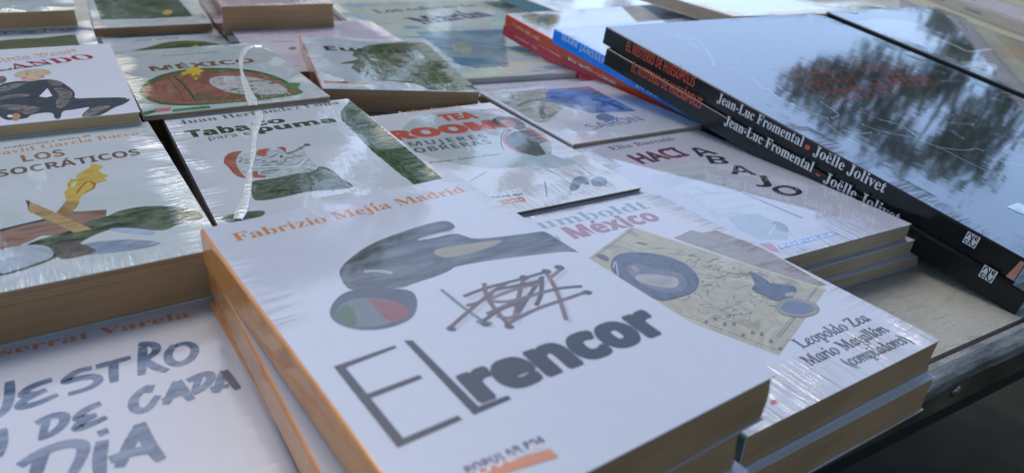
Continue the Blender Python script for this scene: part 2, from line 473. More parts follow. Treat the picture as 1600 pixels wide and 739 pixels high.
# frame of the table: x along the front edge, y into the table, z = 0 at the top surface
TM = Matrix.Translation((e0.x, e0.y, ZC + TABLE)) @ Matrix.Rotation(ta, 4, 'Z')
troot = bpy.data.objects.new('display_table', None); COL.objects.link(troot); troot.matrix_world = Matrix.Translation((e0.x, e0.y, 0)) @ Matrix.Rotation(ta, 4, 'Z')
tag(troot, 'scuffed grey painted sheet-topped display table with metal-lipped front edge under the books', 'table')
HT = ZC + TABLE
def tmat():
    nt = NT('scuffed_grey_paint'); b = nt.b
    tc = nt.n('ShaderNodeTexCoord')
    n1 = nt.n('ShaderNodeTexNoise', i_Scale=14.0, i_Detail=8.0, i_Roughness=.65); nt.l(tc.outputs['Object'], n1.inputs['Vector'])
    r1 = nt.n('ShaderNodeValToRGB'); nt.l(n1.outputs[0], r1.inputs[0]); e = r1.color_ramp.elements
    e[0].position = .3; e[0].color = (.34, .325, .26, 1); e[1].position = .68; e[1].color = (.48, .47, .40, 1)
    mp = nt.n('ShaderNodeMapping'); nt.l(tc.outputs['Object'], mp.inputs[0]); mp.inputs['Rotation'].default_value = (0, 0, .5); mp.inputs['Scale'].default_value = (1, 2.2, 1)
    n2 = nt.n('ShaderNodeTexNoise', i_Scale=120.0, i_Detail=5.0, i_Distortion=1.2, i_Roughness=.7); nt.l(mp.outputs[0], n2.inputs['Vector'])
    n3 = nt.n('ShaderNodeTexNoise', i_Scale=30.0, i_Detail=2.0); nt.l(tc.outputs['Object'], n3.inputs['Vector'])
    mu = nt.n('ShaderNodeMath', operation='MULTIPLY'); nt.l(n2.outputs[0], mu.inputs[0]); nt.l(n3.outputs[0], mu.inputs[1])
    r2 = nt.n('ShaderNodeValToRGB'); nt.l(mu.outputs[0], r2.inputs[0]); e = r2.color_ramp.elements
    e[0].position = .385; e[0].color = (0, 0, 0, 1); e[1].position = .43; e[1].color = (1, 1, 1, 1)
    mx = nt.n('ShaderNodeMix', data_type='RGBA'); nt.l(r2.outputs[0], mx.inputs[0]); nt.l(r1.outputs[0], mx.inputs[6]); mx.inputs[7].default_value = (.075, .07, .06, 1)
    nt.l(mx.outputs[2], b.inputs['Base Color']); b.inputs['Roughness'].default_value = .55; b.inputs['Specular IOR Level'].default_value = .35
    bp = nt.n('ShaderNodeBump'); bp.inputs['Distance'].default_value = .0012; nt.l(n2.outputs[0], bp.inputs['Height']); nt.l(bp.outputs[0], b.inputs['Normal'])
    return nt.m
TW, TD = (-1.5, 1.1), 1.75
bm = bmesh.new(); box(bm, TW[0], TW[1], 0.0, TD, HT - .004, HT)
mesh('table_top', bm, [tmat()], troot)
# rolled lip along the front: rounded worn metal, then a fascia with a screw, then the rail below
bm = bmesh.new()
prof = [(-.003, HT + .0006), (-.0055, HT + .0002), (-.0092, HT - .0022), (-.0108, HT - .0045), (-.0108, HT - .0095), (-.003, HT - .0095)]
nseg = 130; rows = []; rr = random.Random(3)
for i in range(nseg + 1):
    x = TW[0] + (TW[1] - TW[0]) * i / nseg; d = .0007 * math.sin(x * 23) + .0005 * math.sin(x * 71 + 1)
    rows.append([bm.verts.new((x, yy + (d if yy < -.008 else 0), zz + (d * .7 if zz < HT - .009 else 0))) for yy, zz in prof])
for i in range(nseg):
    for j in range(len(prof)):
        k = (j + 1) % len(prof); bm.faces.new((rows[i][j], rows[i + 1][j], rows[i + 1][k], rows[i][k]))
bm.faces.new(rows[0]); bm.faces.new(rows[-1][::-1])
bmesh.ops.recalc_face_normals(bm, faces=bm.faces)
def lipmat():
    nt = NT('worn_painted_edge'); b = nt.b; tc = nt.n('ShaderNodeTexCoord')
    mp = nt.n('ShaderNodeMapping'); nt.l(tc.outputs['Object'], mp.inputs[0]); mp.inputs['Scale'].default_value = (1, 3, 4)
    n1 = nt.n('ShaderNodeTexNoise', i_Scale=30.0, i_Detail=9.0, i_Roughness=.7); nt.l(mp.outputs[0], n1.inputs['Vector'])
    r1 = nt.n('ShaderNodeValToRGB'); nt.l(n1.outputs[0], r1.inputs[0]); e = r1.color_ramp.elements
    e[0].position = .35; e[0].color = (.10, .095, .08, 1); e[1].position = .62; e[1].color = (.42, .41, .38, 1)
    nt.l(r1.outputs[0], b.inputs['Base Color']); b.inputs['Metallic'].default_value = .35; b.inputs['Roughness'].default_value = .38
    bp = nt.n('ShaderNodeBump'); bp.inputs['Distance'].default_value = .002; nt.l(n1.outputs[0], bp.inputs['Height']); nt.l(bp.outputs[0], b.inputs['Normal'])
    return nt.m
lip = mesh('edge_lip', bm, [lipmat()], troot)
bm = bmesh.new(); box(bm, TW[0], TW[1], -.0085, .012, HT - .025, HT - .0100)
mesh('fascia', bm, [plain('dirty_olive_steel', (.075, .068, .042), .7, .001, 40, .5, metal=.0, spec=.2)], troot)
bm = bmesh.new(); box(bm, TW[0], TW[1], -.0055, .02, HT - .037, HT - .0255)
mesh('under_rail', bm, [plain('black_steel', (.006, .006, .006), .6, 0, 40, .3)], troot)
# screw on the fascia
sp = hit((1503, 582), TM @ Vector((0, -.0085, -.018)), (TM.to_3x3() @ Vector((0, -1, 0)))); sl_ = TM.inverted() @ sp
bm = bmesh.new(); bmesh.ops.create_uvsphere(bm, u_segments=16, v_segments=8, radius=.0031)
for v in bm.verts: v.co = Vector((v.co.x + sl_.x, v.co.y * .45 - .0088, v.co.z + HT - .0165))
mesh('screw_head', bm, [plain('bright_worn_steel', (.32, .3, .26), .35, .0006, 200, .4, metal=.8)], troot)
lm = plain('black_leg_steel', (.02, .02, .02), .5)
for x, y in ((TW[0] + .1, .1), (TW[1] - .1, .1), (TW[0] + .1, TD - .1), (TW[1] - .1, TD - .1)):
    bm = bmesh.new(); box(bm, x - .02, x + .02, y - .02, y + .02, 0, HT - .0045); mesh('leg', bm, [lm], troot)

# ------------------------------------------------------------------ trees around the stall (mirrored in front, added behind to block light)
def leaf_mat(name, c0, c1):
    nt = NT(name); b = nt.b
    g_ = nt.n('ShaderNodeNewGeometry'); rp = nt.n('ShaderNodeValToRGB'); nt.l(g_.outputs['Random Per Island'], rp.inputs[0])
    rp.color_ramp.elements[0].color = (*c0, 1); rp.color_ramp.elements[1].color = (*c1, 1)
    nt.l(rp.outputs[0], b.inputs['Base Color']); b.inputs['Roughness'].default_value = .55
    b.inputs['Subsurface Weight'].default_value = 0
    return nt.m
LEAF = leaf_mat('laurel_leaves', (.045, .08, .028), (.13, .18, .06))
BARK = plain('tree_bark', (.13, .10, .075), .9, .02, 14, .4, stretch=(1, 1, .2))
def tree_mesh(seed, H, crown_r, base, nclump, per, leaf):
    rr = random.Random(seed)
    # trunk with limbs
    bm = bmesh.new()
    def limb(p, q, r0, r1, seg=6, nn=8):
        p, q = Vector(p), Vector(q); d = (q - p); z = d.normalized(); x = z.orthogonal().normalized(); y = z.cross(x); prev = None
        off = Vector((rr.uniform(-.12, .12), rr.uniform(-.12, .12), 0)) * d.length * .5
        for i in range(seg + 1):
            t = i / seg; c = p + d * t + off * math.sin(math.pi * t); r = r0 + (r1 - r0) * t
            ring = [bm.verts.new(c + (x * math.cos(6.283 * k / nn) + y * math.sin(6.283 * k / nn)) * r) for k in range(nn)]
            if prev:
                for k in range(nn): bm.faces.new((prev[k], prev[(k + 1) % nn], ring[(k + 1) % nn], ring[k]))
            prev = ring
    top = Vector((rr.uniform(-.2, .2), rr.uniform(-.2, .2), base + (H - base) * .45))
    limb((0, 0, -.1), top, .17, .09)
    cl = []
    for i in range(nclump):
        a = rr.uniform(0, 6.283); u = rr.uniform(0, 1) ** .5; hh = rr.uniform(0, 1)
        r = crown_r * u * math.sin(math.pi * (.18 + .75 * hh))
        c = Vector((r * math.cos(a), r * math.sin(a), base + (H - base) * hh)); cl.append((c, rr.uniform(.22, .5) * crown_r * .34))
    for c, r in cl[:max(7, nclump // 4)]:
        s = Vector((0, 0, 1)) * (base * .75) + top * .2; limb(s, c, .06, .012, 5, 6)
    tk = bpy.data.meshes.new('trunk'); bm.to_mesh(tk); bm.free(); tk.materials.append(BARK)
    V, F = [], []
    for c, r in cl:
        for i in range(per):
            d = Vector((rr.gauss(0, 1), rr.gauss(0, 1), rr.gauss(0, .75))); d.normalize(); p = c + d * r * rr.uniform(.25, 1.05) ** .7
            n_ = Vector((rr.gauss(0, 1), rr.gauss(0, 1), rr.gauss(.6, 1))).normalized(); x = n_.orthogonal().normalized(); y = n_.cross(x)
            an = rr.uniform(0, 6.28); x, y = x * math.cos(an) + y * math.sin(an), -x * math.sin(an) + y * math.cos(an)
            L = leaf * rr.uniform(.7, 1.3); k = len(V)
            V += [p - x * L, p + y * L * .42, p + x * L, p - y * L * .42]; F.append((k, k + 1, k + 2, k + 3))
    cr = bpy.data.meshes.new('crown'); cr.from_pydata(V, [], F); cr.materials.append(LEAF)
    return tk, cr
def put_tree(meshes, x, y, rz, s, label):
    r = bpy.data.objects.new('laurel_tree', None); COL.objects.link(r); r.location = (x, y, 0); r.rotation_euler = (0, 0, rz); r.scale = (s, s, s)
    tag(r, label, 'tree', 'shade trees round the book stall')
    link('trunk', meshes[0], r); link('crown', meshes[1], r)
TA = tree_mesh(11, 5.6, 2.9, 1.6, 56, 230, .068)
TB = tree_mesh(23, 4.8, 2.4, 1.6, 46, 230, .068)
TC = tree_mesh(41, 6.2, 3.4, 3.1, 95, 230, .11)
TREES = [  # mesh, x, y, rz, scale
    (TA, 4.9, 7.9, .3, .80, 'shade tree right of the table, mirrored in the tilted black-spined comics'),
    (TB, 8.2, 8.0, 1.9, 1.0, 'shade tree at the far right beyond the table'),
    (TA, 12.5, 9.5, 2.7, 1.1, 'tall shade tree in the second row to the right'),
    (TA, -2.2, 6.8, 2.0, .74, 'young shade tree left of the middle, beyond the table'),
    (TB, -4.6, 6.2, .6, .95, 'young shade tree between the two left-hand trees beyond the table'),
    (TA, -3.1, 8.6, 4.0, 1.0, 'shade tree left of the table, mirrored in the Tabaco cover'),
    (TB, -6.4, 7.6, 5.1, 1.2, 'shade tree at the far left beyond the table'),
    (TB, -.4, 13.0, 1.0, 1.25, 'distant shade tree straight behind the middle of the table'),
    (TA, -6.0, 13.0, 2.0, 1.3, 'tall shade tree in the second row to the left'),
    (TC, -.5, -1.5, 3.3, 1.0, 'unseen spreading tree added behind the viewer, its crown dimming the stall'),  # added out of view to block overhead sky light
    (TB, 3.4, -3.0, 3.3, 1.4, 'unseen tree added behind the viewer, on the right, to dim the light'),  # also added, keeps rear light off the page edges
    (TA, 6.2, -1.2, 2.2, 1.1, 'shade tree beside the right end of the table'),
]
for t_ in TREES: put_tree(*t_)

# ------------------------------------------------------------------ the books
WHITE = (.66, .66, .66)
INK = (.035, .035, .04)
def pop(key, wrap, seed, name, label, M, t, cover, spine, w=.11, h=.17, pages=PAGE, group='pocket paperbacks spread over the table', **kw):
    lk = Look(key, wrap, (w / 2, h / 2), seed); lks = Look(key + '_spine', (wrap[0] * .8, .05, wrap[2] * .5, .12, 1.5), (w / 2, h / 2), seed)
    c = lk.ink(cover, vary=.015) if len(cover) == 3 and not isinstance(cover[0], tuple) else lk.paint(cover, 14, (1, 1), 5)
    s = lks.ink(spine) if not isinstance(spine[0], tuple) else lks.paint(spine, 30, (3, 1), 4)
    return Book(name, label, 'book', M, w, h, t, lk, c, s, pages, group, **kw), lk
MATTE = (.55, .15, .10, .16, 1.5)
FILM_FLAT = (1, 1.2, .14, .05, 1.8)
FILM_WRINK = (1, 2.5, .24, .05, 1.8)
FILM_LOOSE = (1, 2.2, .22, .04, 1.8)

def dashes(bk, name, p0, p1, hpx, mat, n=14, face='top', seed=1):
    """lettering too small and blurred to read in the photograph: short upright marks"""
    rr = random.Random(seed); a, b, c = bk.loc(p0, face), bk.loc(p1, face), bk.loc((p0[0], p0[1] - hpx), face)
    d = b - a; L = d.length; d.normalize(); nn = Vector((-d.y, d.x)); H = abs((c - a).dot(nn)); items = []
    x = 0
    while x < L - L / n * .5:
        wd = L / n * rr.uniform(.45, .8); hh = H * rr.choice((.65, .7, 1))
        if rr.random() > .12:
            P = [a + d * x, a + d * (x + wd * .4), a + d * (x + wd * .4) + nn * hh, a + d * x + nn * hh]
            items.append(('loc', [tuple(q) for q in P], mat))
            P = [a + d * (x + wd * .4), a + d * (x + wd), a + d * (x + wd) + nn * hh * .3, a + d * (x + wd * .4) + nn * hh * .3]
            if rr.random() > .4: items.append(('loc', [tuple(q) for q in P], mat))
        x += wd + L / n * .25
    return bk.art(name, items, face)

def publisher_bar(bk, lk, band, small, num, x0=-.040, y0=-.0755, w1=.030, red=(.55, .08, .06), hb=.0050):
    """the little coloured bar near the foot of the cover: emblem square + series word in a coloured box"""
    it = [('loc', [(x0 - .0095, y0), (x0 - .001, y0), (x0 - .001, y0 + hb), (x0 - .0095, y0 + hb)], lk.ink(red)),
          ('loc', [(x0, y0), (x0 + w1, y0), (x0 + w1, y0 + hb), (x0, y0 + hb)], lk.ink(band))]
    for k in range(3):
        it.append(('loc', [(x0 - .0088 + k * .0027, y0 + .001), (x0 - .0072 + k * .0027, y0 + .001), (x0 - .0072 + k * .0027, y0 + hb - .001), (x0 - .0088 + k * .0027, y0 + hb - .001)], lk.ink((.8, .7, .66))))
    bk.art('publisher_mark', it)
def local_text(bk, name, body, x0, x1, y, cap, mat, style='sans', bold=0.0):
    o, n, ux, uy = bk.frame('top')
    tris, a0, a1, cp = glyphs(body, style, bold, 1.0); bk.layer += 1; h = .000018 + .0000012 * bk.layer
    bm = bmesh.new(); V, Fc = tris
    vs = [bm.verts.new(o + ux * (x0 + (v[0] - a0) * (x1 - x0) / (a1 - a0)) + uy * (y + v[1] * cap / cp) + n * h) for v in V]
    for f in Fc:
        try: bm.faces.new([vs[i] for i in f])
        except ValueError: pass
    return bk.finish(name, bm, [mat], 'top')

def filler(M, w, h, t, label, spine=(.30, .28, .26), cover=WHITE, pages=PAGE, name='paperback_book', group='pocket paperbacks spread over the table', seed=3.3):
    lk = Look('stacked_cover', FILM_WRINK, (w / 2, h / 2), seed)
    return Book(name, label, 'book', M, w, h, t, lk, lk.ink(cover), lk.ink(spine), pages, group)

# ---------- the front stack: orange-spined novel
ORANGE = ((.62, .22, .045), (.74, .30, .08), (.68, .26, .06))
b, L = pop('resentment_novel', (1, .35, .07, .06, 1.6), 1.1, 'paperback_book', 'white paperback titled El rencor with a picture of nails, on top of the front stack', from_tl(-.1139, .2433, 36.76, -.1244, .11, .17, .0154), .0154, (.59, .61, .65), ORANGE)
ren = b
r1, r2, A = crop(500, 320, 3.636), crop(660, 400, 5.686), crop(400, 555, 4)
b.text('author_name', 'Fabrizio Mejía Madrid', (368.5, 377.5), (729, 299.5), (361.5, 365.5), L.ink((.60, .24, .07)), 'serif', bold=-.012)
steel = L.paint(((.035, .045, .05), (.085, .10, .11), (.15, .17, .17)), 40, (1, 4), 6, .5)
b.art('hammer_picture', [
    ('blob', r1([(105, 385), (130, 340), (200, 280), (300, 215), (450, 160), (600, 110), (720, 85), (775, 120), (750, 145), (640, 175), (560, 200), (620, 195), (760, 160), (820, 175), (870, 195), (1000, 185), (1200, 160), (1250, 152), (1330, 140), (1420, 170), (1540, 240), (1500, 262), (1400, 265), (1300, 275), (1000, 310), (760, 350), (745, 372), (650, 410), (520, 450), (480, 470), (330, 480), (170, 490), (130, 440)]), steel),
    ('blob', r1([(150, 345), (230, 275), (330, 220), (470, 170), (600, 130), (690, 110), (740, 118), (640, 150), (480, 195), (330, 260), (230, 320), (170, 372)]), L.paint(((.03, .04, .035), (.09, .11, .10), (.16, .18, .16)), 60, (1, 3), 8, .5)),
    ('curve', r1([(250, 380), (330, 372), (410, 388)]), L.ink((.38, .42, .44)), .0016), ('curve', r1([(560, 200), (640, 172), (760, 148)]), L.ink((.42, .45, .47)), .0014), ('curve', r1([(130, 440), (250, 455), (430, 440), (600, 400), (740, 352)]), L.ink((.07, .085, .10)), .0016), ('curve', r1([(560, 300), (760, 262), (1000, 232), (1380, 214)]), L.ink((.10, .12, .13)), .0010),
    ('blob', r1([(640, 255), (760, 235), (900, 215), (1050, 195), (1000, 230), (860, 275), (720, 305), (660, 290)]), L.paint(((.30, .27, .17), (.36, .34, .24)), 40)),
    ('curve', r1([(180, 345), (330, 325), (480, 310), (560, 305)]), L.ink((.08, .10, .11)), .0004),
    ('curve', r1([(150, 330), (240, 260), (420, 185), (560, 135)]), L.ink((.09, .11, .11)), .0005),
    ('blob', r1([(50, 610), (75, 550), (130, 500), (200, 480), (320, 475), (450, 475), (530, 490), (555, 540), (550, 600), (520, 650), (430, 690), (330, 710), (220, 712), (130, 690), (70, 655)]), L.paint(((.05, .065, .09), (.10, .12, .14)), 40)),
    ('blob', r1([(75, 620), (130, 555), (200, 530), (330, 530), (430, 545), (500, 590), (510, 630), (430, 665), (330, 690), (200, 695), (120, 670)]), L.ink((.15, .17, .18))),
    ('blob', r1([(75, 620), (130, 570), (160, 560), (200, 610), (215, 695), (140, 680)]), L.ink((.055, .13, .05))),
    ('poly', r1([(270, 532), (350, 540), (430, 550), (500, 590), (510, 630), (420, 672), (360, 640)]), L.ink((.26, .07, .07))),
])
rust = [L.paint(((.12, .08, .07), (.26, .14, .10), (.18, .16, .16)), 160), L.ink((.16, .10, .085)), L.ink((.08, .07, .075))]
nails = [((165, 295), (400, 490), (590, 605)), ((240, 640), (400, 500), (600, 330), (740, 245)), ((365, 360), (550, 285), (820, 220), (1120, 135)), ((1250, 105), (1140, 190)), ((905, 185), (860, 330), (820, 560)),
         ((1070, 180), (960, 330), (840, 520)), ((1100, 150), (1190, 290), (1280, 570)), ((740, 610), (1000, 470), (1220, 400), (1450, 320)), ((1420, 268), (1200, 285), (900, 370)), ((600, 400), (760, 410), (1010, 340)),
         ((550, 240), (560, 340), (640, 470), (760, 600)), ((510, 600), (700, 460), (900, 410)), ((600, 380), (820, 290), (1080, 240)), ((390, 440), (520, 410), (620, 330)), ((1060, 200), (1060, 340), (1010, 440)), ((480, 580), (620, 600)), ((570, 515), (760, 430), (1000, 340), (1150, 300)),
         ((640, 300), (860, 260), (1050, 220)), ((660, 530), (780, 560), (860, 500))]
it = [('curve', r2([(x + 40, y + 25) for x, y in n_]), L.ink((.50, .51, .56)), .0014) for n_ in nails[:7]]
for i, n_ in enumerate(nails): it.append(('curve', r2(n_), rust[i % 3] if i else L.ink((.14, .20, .20)), .0016 if i else .0011))
for hx, hy in ((255, 645), (1215, 100), (770, 625), (560, 605), (1465, 322), (1100, 135), (905, 190)):
    it.append(('blob', r2([(hx - 50, hy - 12), (hx, hy - 22), (hx + 55, hy), (hx + 30, hy + 25), (hx - 30, hy + 18)]), rust[2]))
b.art('nails_picture', it)
slate = L.ink((.018, .022, .032), vary=.03)
b.art('title_initials', [
    ('poly', A([(485, 70), (560, 76), (925, 522), (885, 577)]), slate), ('poly', A([(485, 70), (868, -62), (880, -48), (560, 76)]), slate),
    ('poly', A([(688, 243), (1020, 122), (1042, 142), (712, 270)]), slate), ('poly', A([(885, 577), (908, 522), (1262, 375), (1290, 400)]), slate),
    ('poly', A([(925, -92), (978, -94), (1392, 320), (1362, 372)]), slate), ('poly', A([(1362, 372), (1372, 326), (1572, 250), (1596, 272)]), slate)])
b.text('title', 'rencor', (752, 626), (1045, 514), (712, 578), slate, 'sansb', bold=.055, spacing=1.0, hscale=.0152)
b.text('series_number', 'POPULAR 804', (732, 741), (853, 690), (726, 731), L.ink((.03, .04, .09)), 'sansb', bold=0, hscale=.0026)
n0, n1_ = ren.loc((718, 762)), ren.loc((873, 713.5)); dd = (n1_ - n0)
b.art('publisher_mark', [('loc', [(n0.x, n0.y), (n1_.x, n1_.y), (n1_.x, n1_.y + .0034), (n0.x, n0.y + .0034)], L.ink((.66, .24, .10))), ('loc', [(n0.x - .011, n0.y), (n0.x - .001, n0.y), (n0.x - .001, n0.y + .0034), (n0.x - .011, n0.y + .0034)], L.ink((.6, .08, .07)))])
local_text(b, 'series_name', 'NOVELA', n0.x + .001, n1_.x - .001, n0.y + .0006, .0022, L.ink((.80, .72, .68)), 'sansb')

b, L = pop('resentment_copy', (1, .8, .4, .07, 1.5), 2.0, 'paperback_book', 'second copy of the orange-spined novel, directly under El rencor and slid out to the left', from_tl(-.1165, .2500, 33.2, -.1399, .11, .17, .0154), .0154, (.59, .61, .65), ORANGE)
b, L = pop('resentment_third', (1, .8, .4, .07, 1.5), 2.7, 'paperback_book', 'third copy down in the front stack of orange-spined novels', from_tl(-.1145, .2440, 35.0, -.1554, .11, .17, .0154), .0154, (.59, .61, .65), ORANGE)
b, L = pop('resentment_fourth', (1, .8, .4, .07, 1.5), 2.9, 'paperback_book', 'bottom copy of the front stack of orange-spined novels, on the table', from_tl(-.113, .2440, 36.0, -.1709, .11, .17, .0149), .0149, (.59, .61, .65), ORANGE)

# ---------- bottom left: brush-lettered cover
b, L = pop('daily_bread', (1, .25, .10, .12, 1.55), 3.0, 'paperback_book', 'white paperback with big blue-grey brush lettering, partly cut off at the lower left corner', from_tl(-.2202, .2099, 32.93, -.158, .11, .17, .027), .027, (.60, .60, .63), (.6, .58, .56))
n = crop(0, 555, 4)
blue = L.paint(((.05, .09, .16), (.10, .15, .24), (.20, .25, .33)), 90, (1, 3), 5, .8)
B_ = .0029
brush = [[(60, 160), (62, 260), (35, 345), (-40, 395)], [(325, 150), (200, 190), (118, 255), (240, 235), (290, 215)], [(290, 212), (150, 275), (108, 330), (240, 300), (362, 242)],
    [(575, 78), (470, 100), (385, 175), (500, 140), (600, 128), (625, 160), (560, 205), (425, 243)], [(598, 72), (700, 45), (818, 12)], [(712, 45), (708, 110), (715, 168)],
    [(893, -55), (890, 30), (885, 125)], [(865, -70), (960, -75), (990, -30), (905, 30)], [(910, 35), (970, 75), (1048, 98)],
    [(1090, -65), (1045, -10), (1060, 45), (1130, 60), (1205, 15), (1225, -50), (1170, -80), (1095, -60)],
    [(225, 425), (330, 372), (410, 372), (400, 430), (320, 495), (240, 520)], [(292, 395), (262, 520)],
    [(632, 298), (540, 335), (465, 400), (560, 385), (605, 368)], [(590, 372), (500, 420), (468, 465), (570, 430), (668, 385)],
    [(945, 185), (930, 235)], [(940, 190), (850, 245), (825, 310), (860, 352), (930, 335), (988, 250)],
    [(1108, 160), (1075, 230), (1035, 308)], [(1108, 160), (1150, 225), (1200, 280)], [(1015, 285), (1130, 238)],
    [(1170, 160), (1280, 112), (1330, 120), (1295, 190), (1205, 240)], [(1245, 135), (1210, 240)],
    [(1400, 95), (1375, 165), (1350, 235)], [(1315, 212), (1430, 188)],
    [(120, 690), (260, 600), (420, 548), (525, 550), (520, 620), (440, 760)], [(275, 600), (240, 680), (215, 780)],
    [(612, 492), (678, 466)], [(640, 530), (620, 640), (628, 790)], [(880, 430), (800, 570), (745, 700)], [(870, 425), (930, 560), (1010, 655)], [(685, 655), (830, 600), (950, 590)], [(-30, 640), (5, 560), (8, 460)]]
b.art('brush_lettering', [('brush', n(s_), blue, B_ * (1.25 if i >= 23 else 1)) for i, s_ in enumerate(brush)] + [('brush', n([(1400, 95), (1440, 150), (1490, 212)]), L.paint(((.05, .07, .10), (.10, .10, .12)), 90), .0026)], label='thick dry brush capitals in blue-grey')
b.text('author_name', 'Monserrat Varela', (-125, 583), (297, 495), (264, 491), L.ink((.64, .27, .13)), 'serif', bold=-.01, hscale=0.0050)

# ---------- left: philosophers
b, L = pop('philosophers', (1, 3.2, .22, .05, 1.8), 4.0, 'paperback_book', 'pale blue-green paperback with a torch and plank picture, front left with thick brown page edges', from_tl(-.2965, .3347, 33.9, -.1373, .11, .17, .0205), .0205, ((.54, .60, .57), (.62, .65, .65), (.58, .63, .61)), (.03, .035, .03), pages=PAGE)
p1, q0 = crop(0, 240, 4.994), crop(0, 370, 4)
b.text('contributor_line', 'Selección, traducción y notas de', (-65, 243.5), (143, 213), (-66, 239), L.ink((.10, .12, .18)), 'serif', bold=-.01, hscale=0.0030)
b.text('author_name', 'Juan David García Bacca', (-95, 256.5), (218, 210), (-96, 249), L.ink((.60, .27, .12)), 'serif', bold=-.01, hscale=0.0064)
b.text('title', 'LOS', (36.5, 253.5), (103, 243), (34, 243), L.ink((.33, .17, .08)), 'sansb', bold=.005)
b.text('title', 'PRESOCRÁTICOS', (-78, 289), (221, 241.5), (-80, 278), L.ink((.16, .11, .075)), 'sansb', bold=.005, hscale=0.0092)
olive = L.paint(((.03, .05, .035), (.08, .11, .06), (.13, .16, .10), (.20, .22, .17)), 90, (1, 2.5), 8, .3)
b.art('torch_picture', [
    ('poly', p1([(0, 605), (130, 560), (350, 512), (560, 455), (830, 438), (832, 500), (700, 560), (560, 640), (330, 640), (150, 720), (0, 760)]), L.paint(((.18, .10, .07), (.34, .20, .14), (.28, .22, .19)), 40, (1, 5), 6, .5), .0002),
    ('poly', p1([(0, 590), (350, 508), (352, 525), (180, 560), (0, 612)]), L.ink((.05, .05, .07))),
    ('blob', p1([(560, 600), (700, 520), (830, 495), (920, 450), (1000, 430), (1120, 412), (1280, 408), (1480, 430), (1600, 478), (1560, 520), (1400, 545), (1300, 600), (1200, 600), (1000, 575), (860, 590), (720, 640), (620, 700), (590, 739), (250, 900), (-200, 1000), (-100, 800), (150, 735), (300, 670), (420, 640)]), olive, .0004),
    ('blob', p1([(640, 700), (820, 680), (1010, 668), (1290, 690), (1180, 730), (1000, 760), (700, 790), (560, 800)]), L.paint(((.30, .38, .46), (.22, .27, .33), (.45, .52, .58)), 60, (1, 6), 6, .3)),
    ('blob', p1([(840, 585), (960, 577), (1130, 590), (1230, 608), (1180, 640), (1050, 625), (900, 612)]), L.paint(((.35, .42, .55), (.48, .55, .66)), 60, (1, 6), 6, .3)),
    ('blob', q0([(-20, 85), (120, 50), (280, 50), (340, 90), (330, 130), (200, 175), (80, 215), (-20, 240)]), L.paint(((.36, .42, .46), (.48, .53, .56), (.25, .31, .35)), 60)),
    ('blob', q0([(330, 60), (430, 20), (560, 60), (620, 90), (480, 130), (380, 145), (345, 110)]), L.paint(((.10, .09, .08), (.24, .20, .16)), 80)),
    ('poly', p1([(520, 365), (625, 380), (600, 420), (525, 500), (440, 465)]), L.paint(((.25, .15, .06), (.45, .30, .12)), 60), .00015),
    ('poly', p1([(205, 365), (230, 372), (720, 590), (580, 617), (222, 450)]), L.paint(((.30, .18, .08), (.52, .36, .17), (.40, .26, .11)), 50, (1, 6), 5, -.55), .00015),
    ('poly', p1([(195, 360), (235, 372), (222, 450), (215, 400)]), L.ink((.08, .08, .10))),
    ('poly', p1([(710, 85), (740, 82), (808, 98), (765, 135), (790, 150), (848, 178), (815, 188), (832, 212), (745, 235), (742, 262), (690, 300), (640, 330), (610, 390), (525, 370), (500, 310), (530, 270), (525, 232), (550, 200), (612, 203), (590, 180), (650, 135), (700, 112)]), L.paint(((.50, .30, .06), (.62, .48, .10), (.58, .38, .07)), 90, (1, 3), 6, .8), .0003),
    ('curve', p1([(740, 250), (700, 205), (640, 250), (600, 310)]), L.ink((.40, .14, .05)), .0009), ('curve', p1([(740, 225), (735, 275), (670, 300)]), L.ink((.42, .15, .05)), .0009),
    ('blob', p1([(545, 245), (590, 215), (600, 240), (570, 270)]), L.ink((.62, .62, .32))),
    ('curve', p1([(330, 485), (390, 470)]), L.ink((.12, .06, .03)), .0005)])

# ---------- left: biography with seated figure
b, L = pop('biography', (.7, .1, .08, .18, 1.5), 5.0, 'paperback_book', 'white paperback with a blond seated figure in dark clothes, at the left edge', by_corner(2, (219, 175), 31.6, -.1302, .11, .178, .0068), .0068, (.68, .69, .72), (.6, .6, .6), pages=PAGE_DRY, h=.178)
o1 = crop(0, 80, 6.957)
b.text('author_name', 'Virginia Woolf', (-52, 102), (124.5, 80.5), (-53, 95), L.ink((.66, .32, .10)), 'serif', bold=-.005, hscale=0.0085)
b.text('contributor_line', 'Traducción de Jorge Luis Borges', (-58, 106), (112, 84), (-58, 103), L.ink((.20, .30, .38)), 'serif', bold=-.012, hscale=0.0034)
b.text('title', 'ORLANDO', (-86, 124), (151, 91), (-88, 112), L.ink((.30, .02, .03)), 'serif', bold=.008, hscale=0.0150)
b.text('subtitle', 'Una biografía', (-9, 112.5), (83, 101), (-9, 109), L.ink((.02, .05, .12)), 'serif', hscale=0.0045)
coal = L.paint(((.02, .03, .04), (.05, .065, .08), (.03, .04, .055)), 120, (1, 3), 6)
fur = L.paint(((.06, .06, .06), (.17, .15, .14), (.28, .25, .23)), 160, (1, 2), 8)
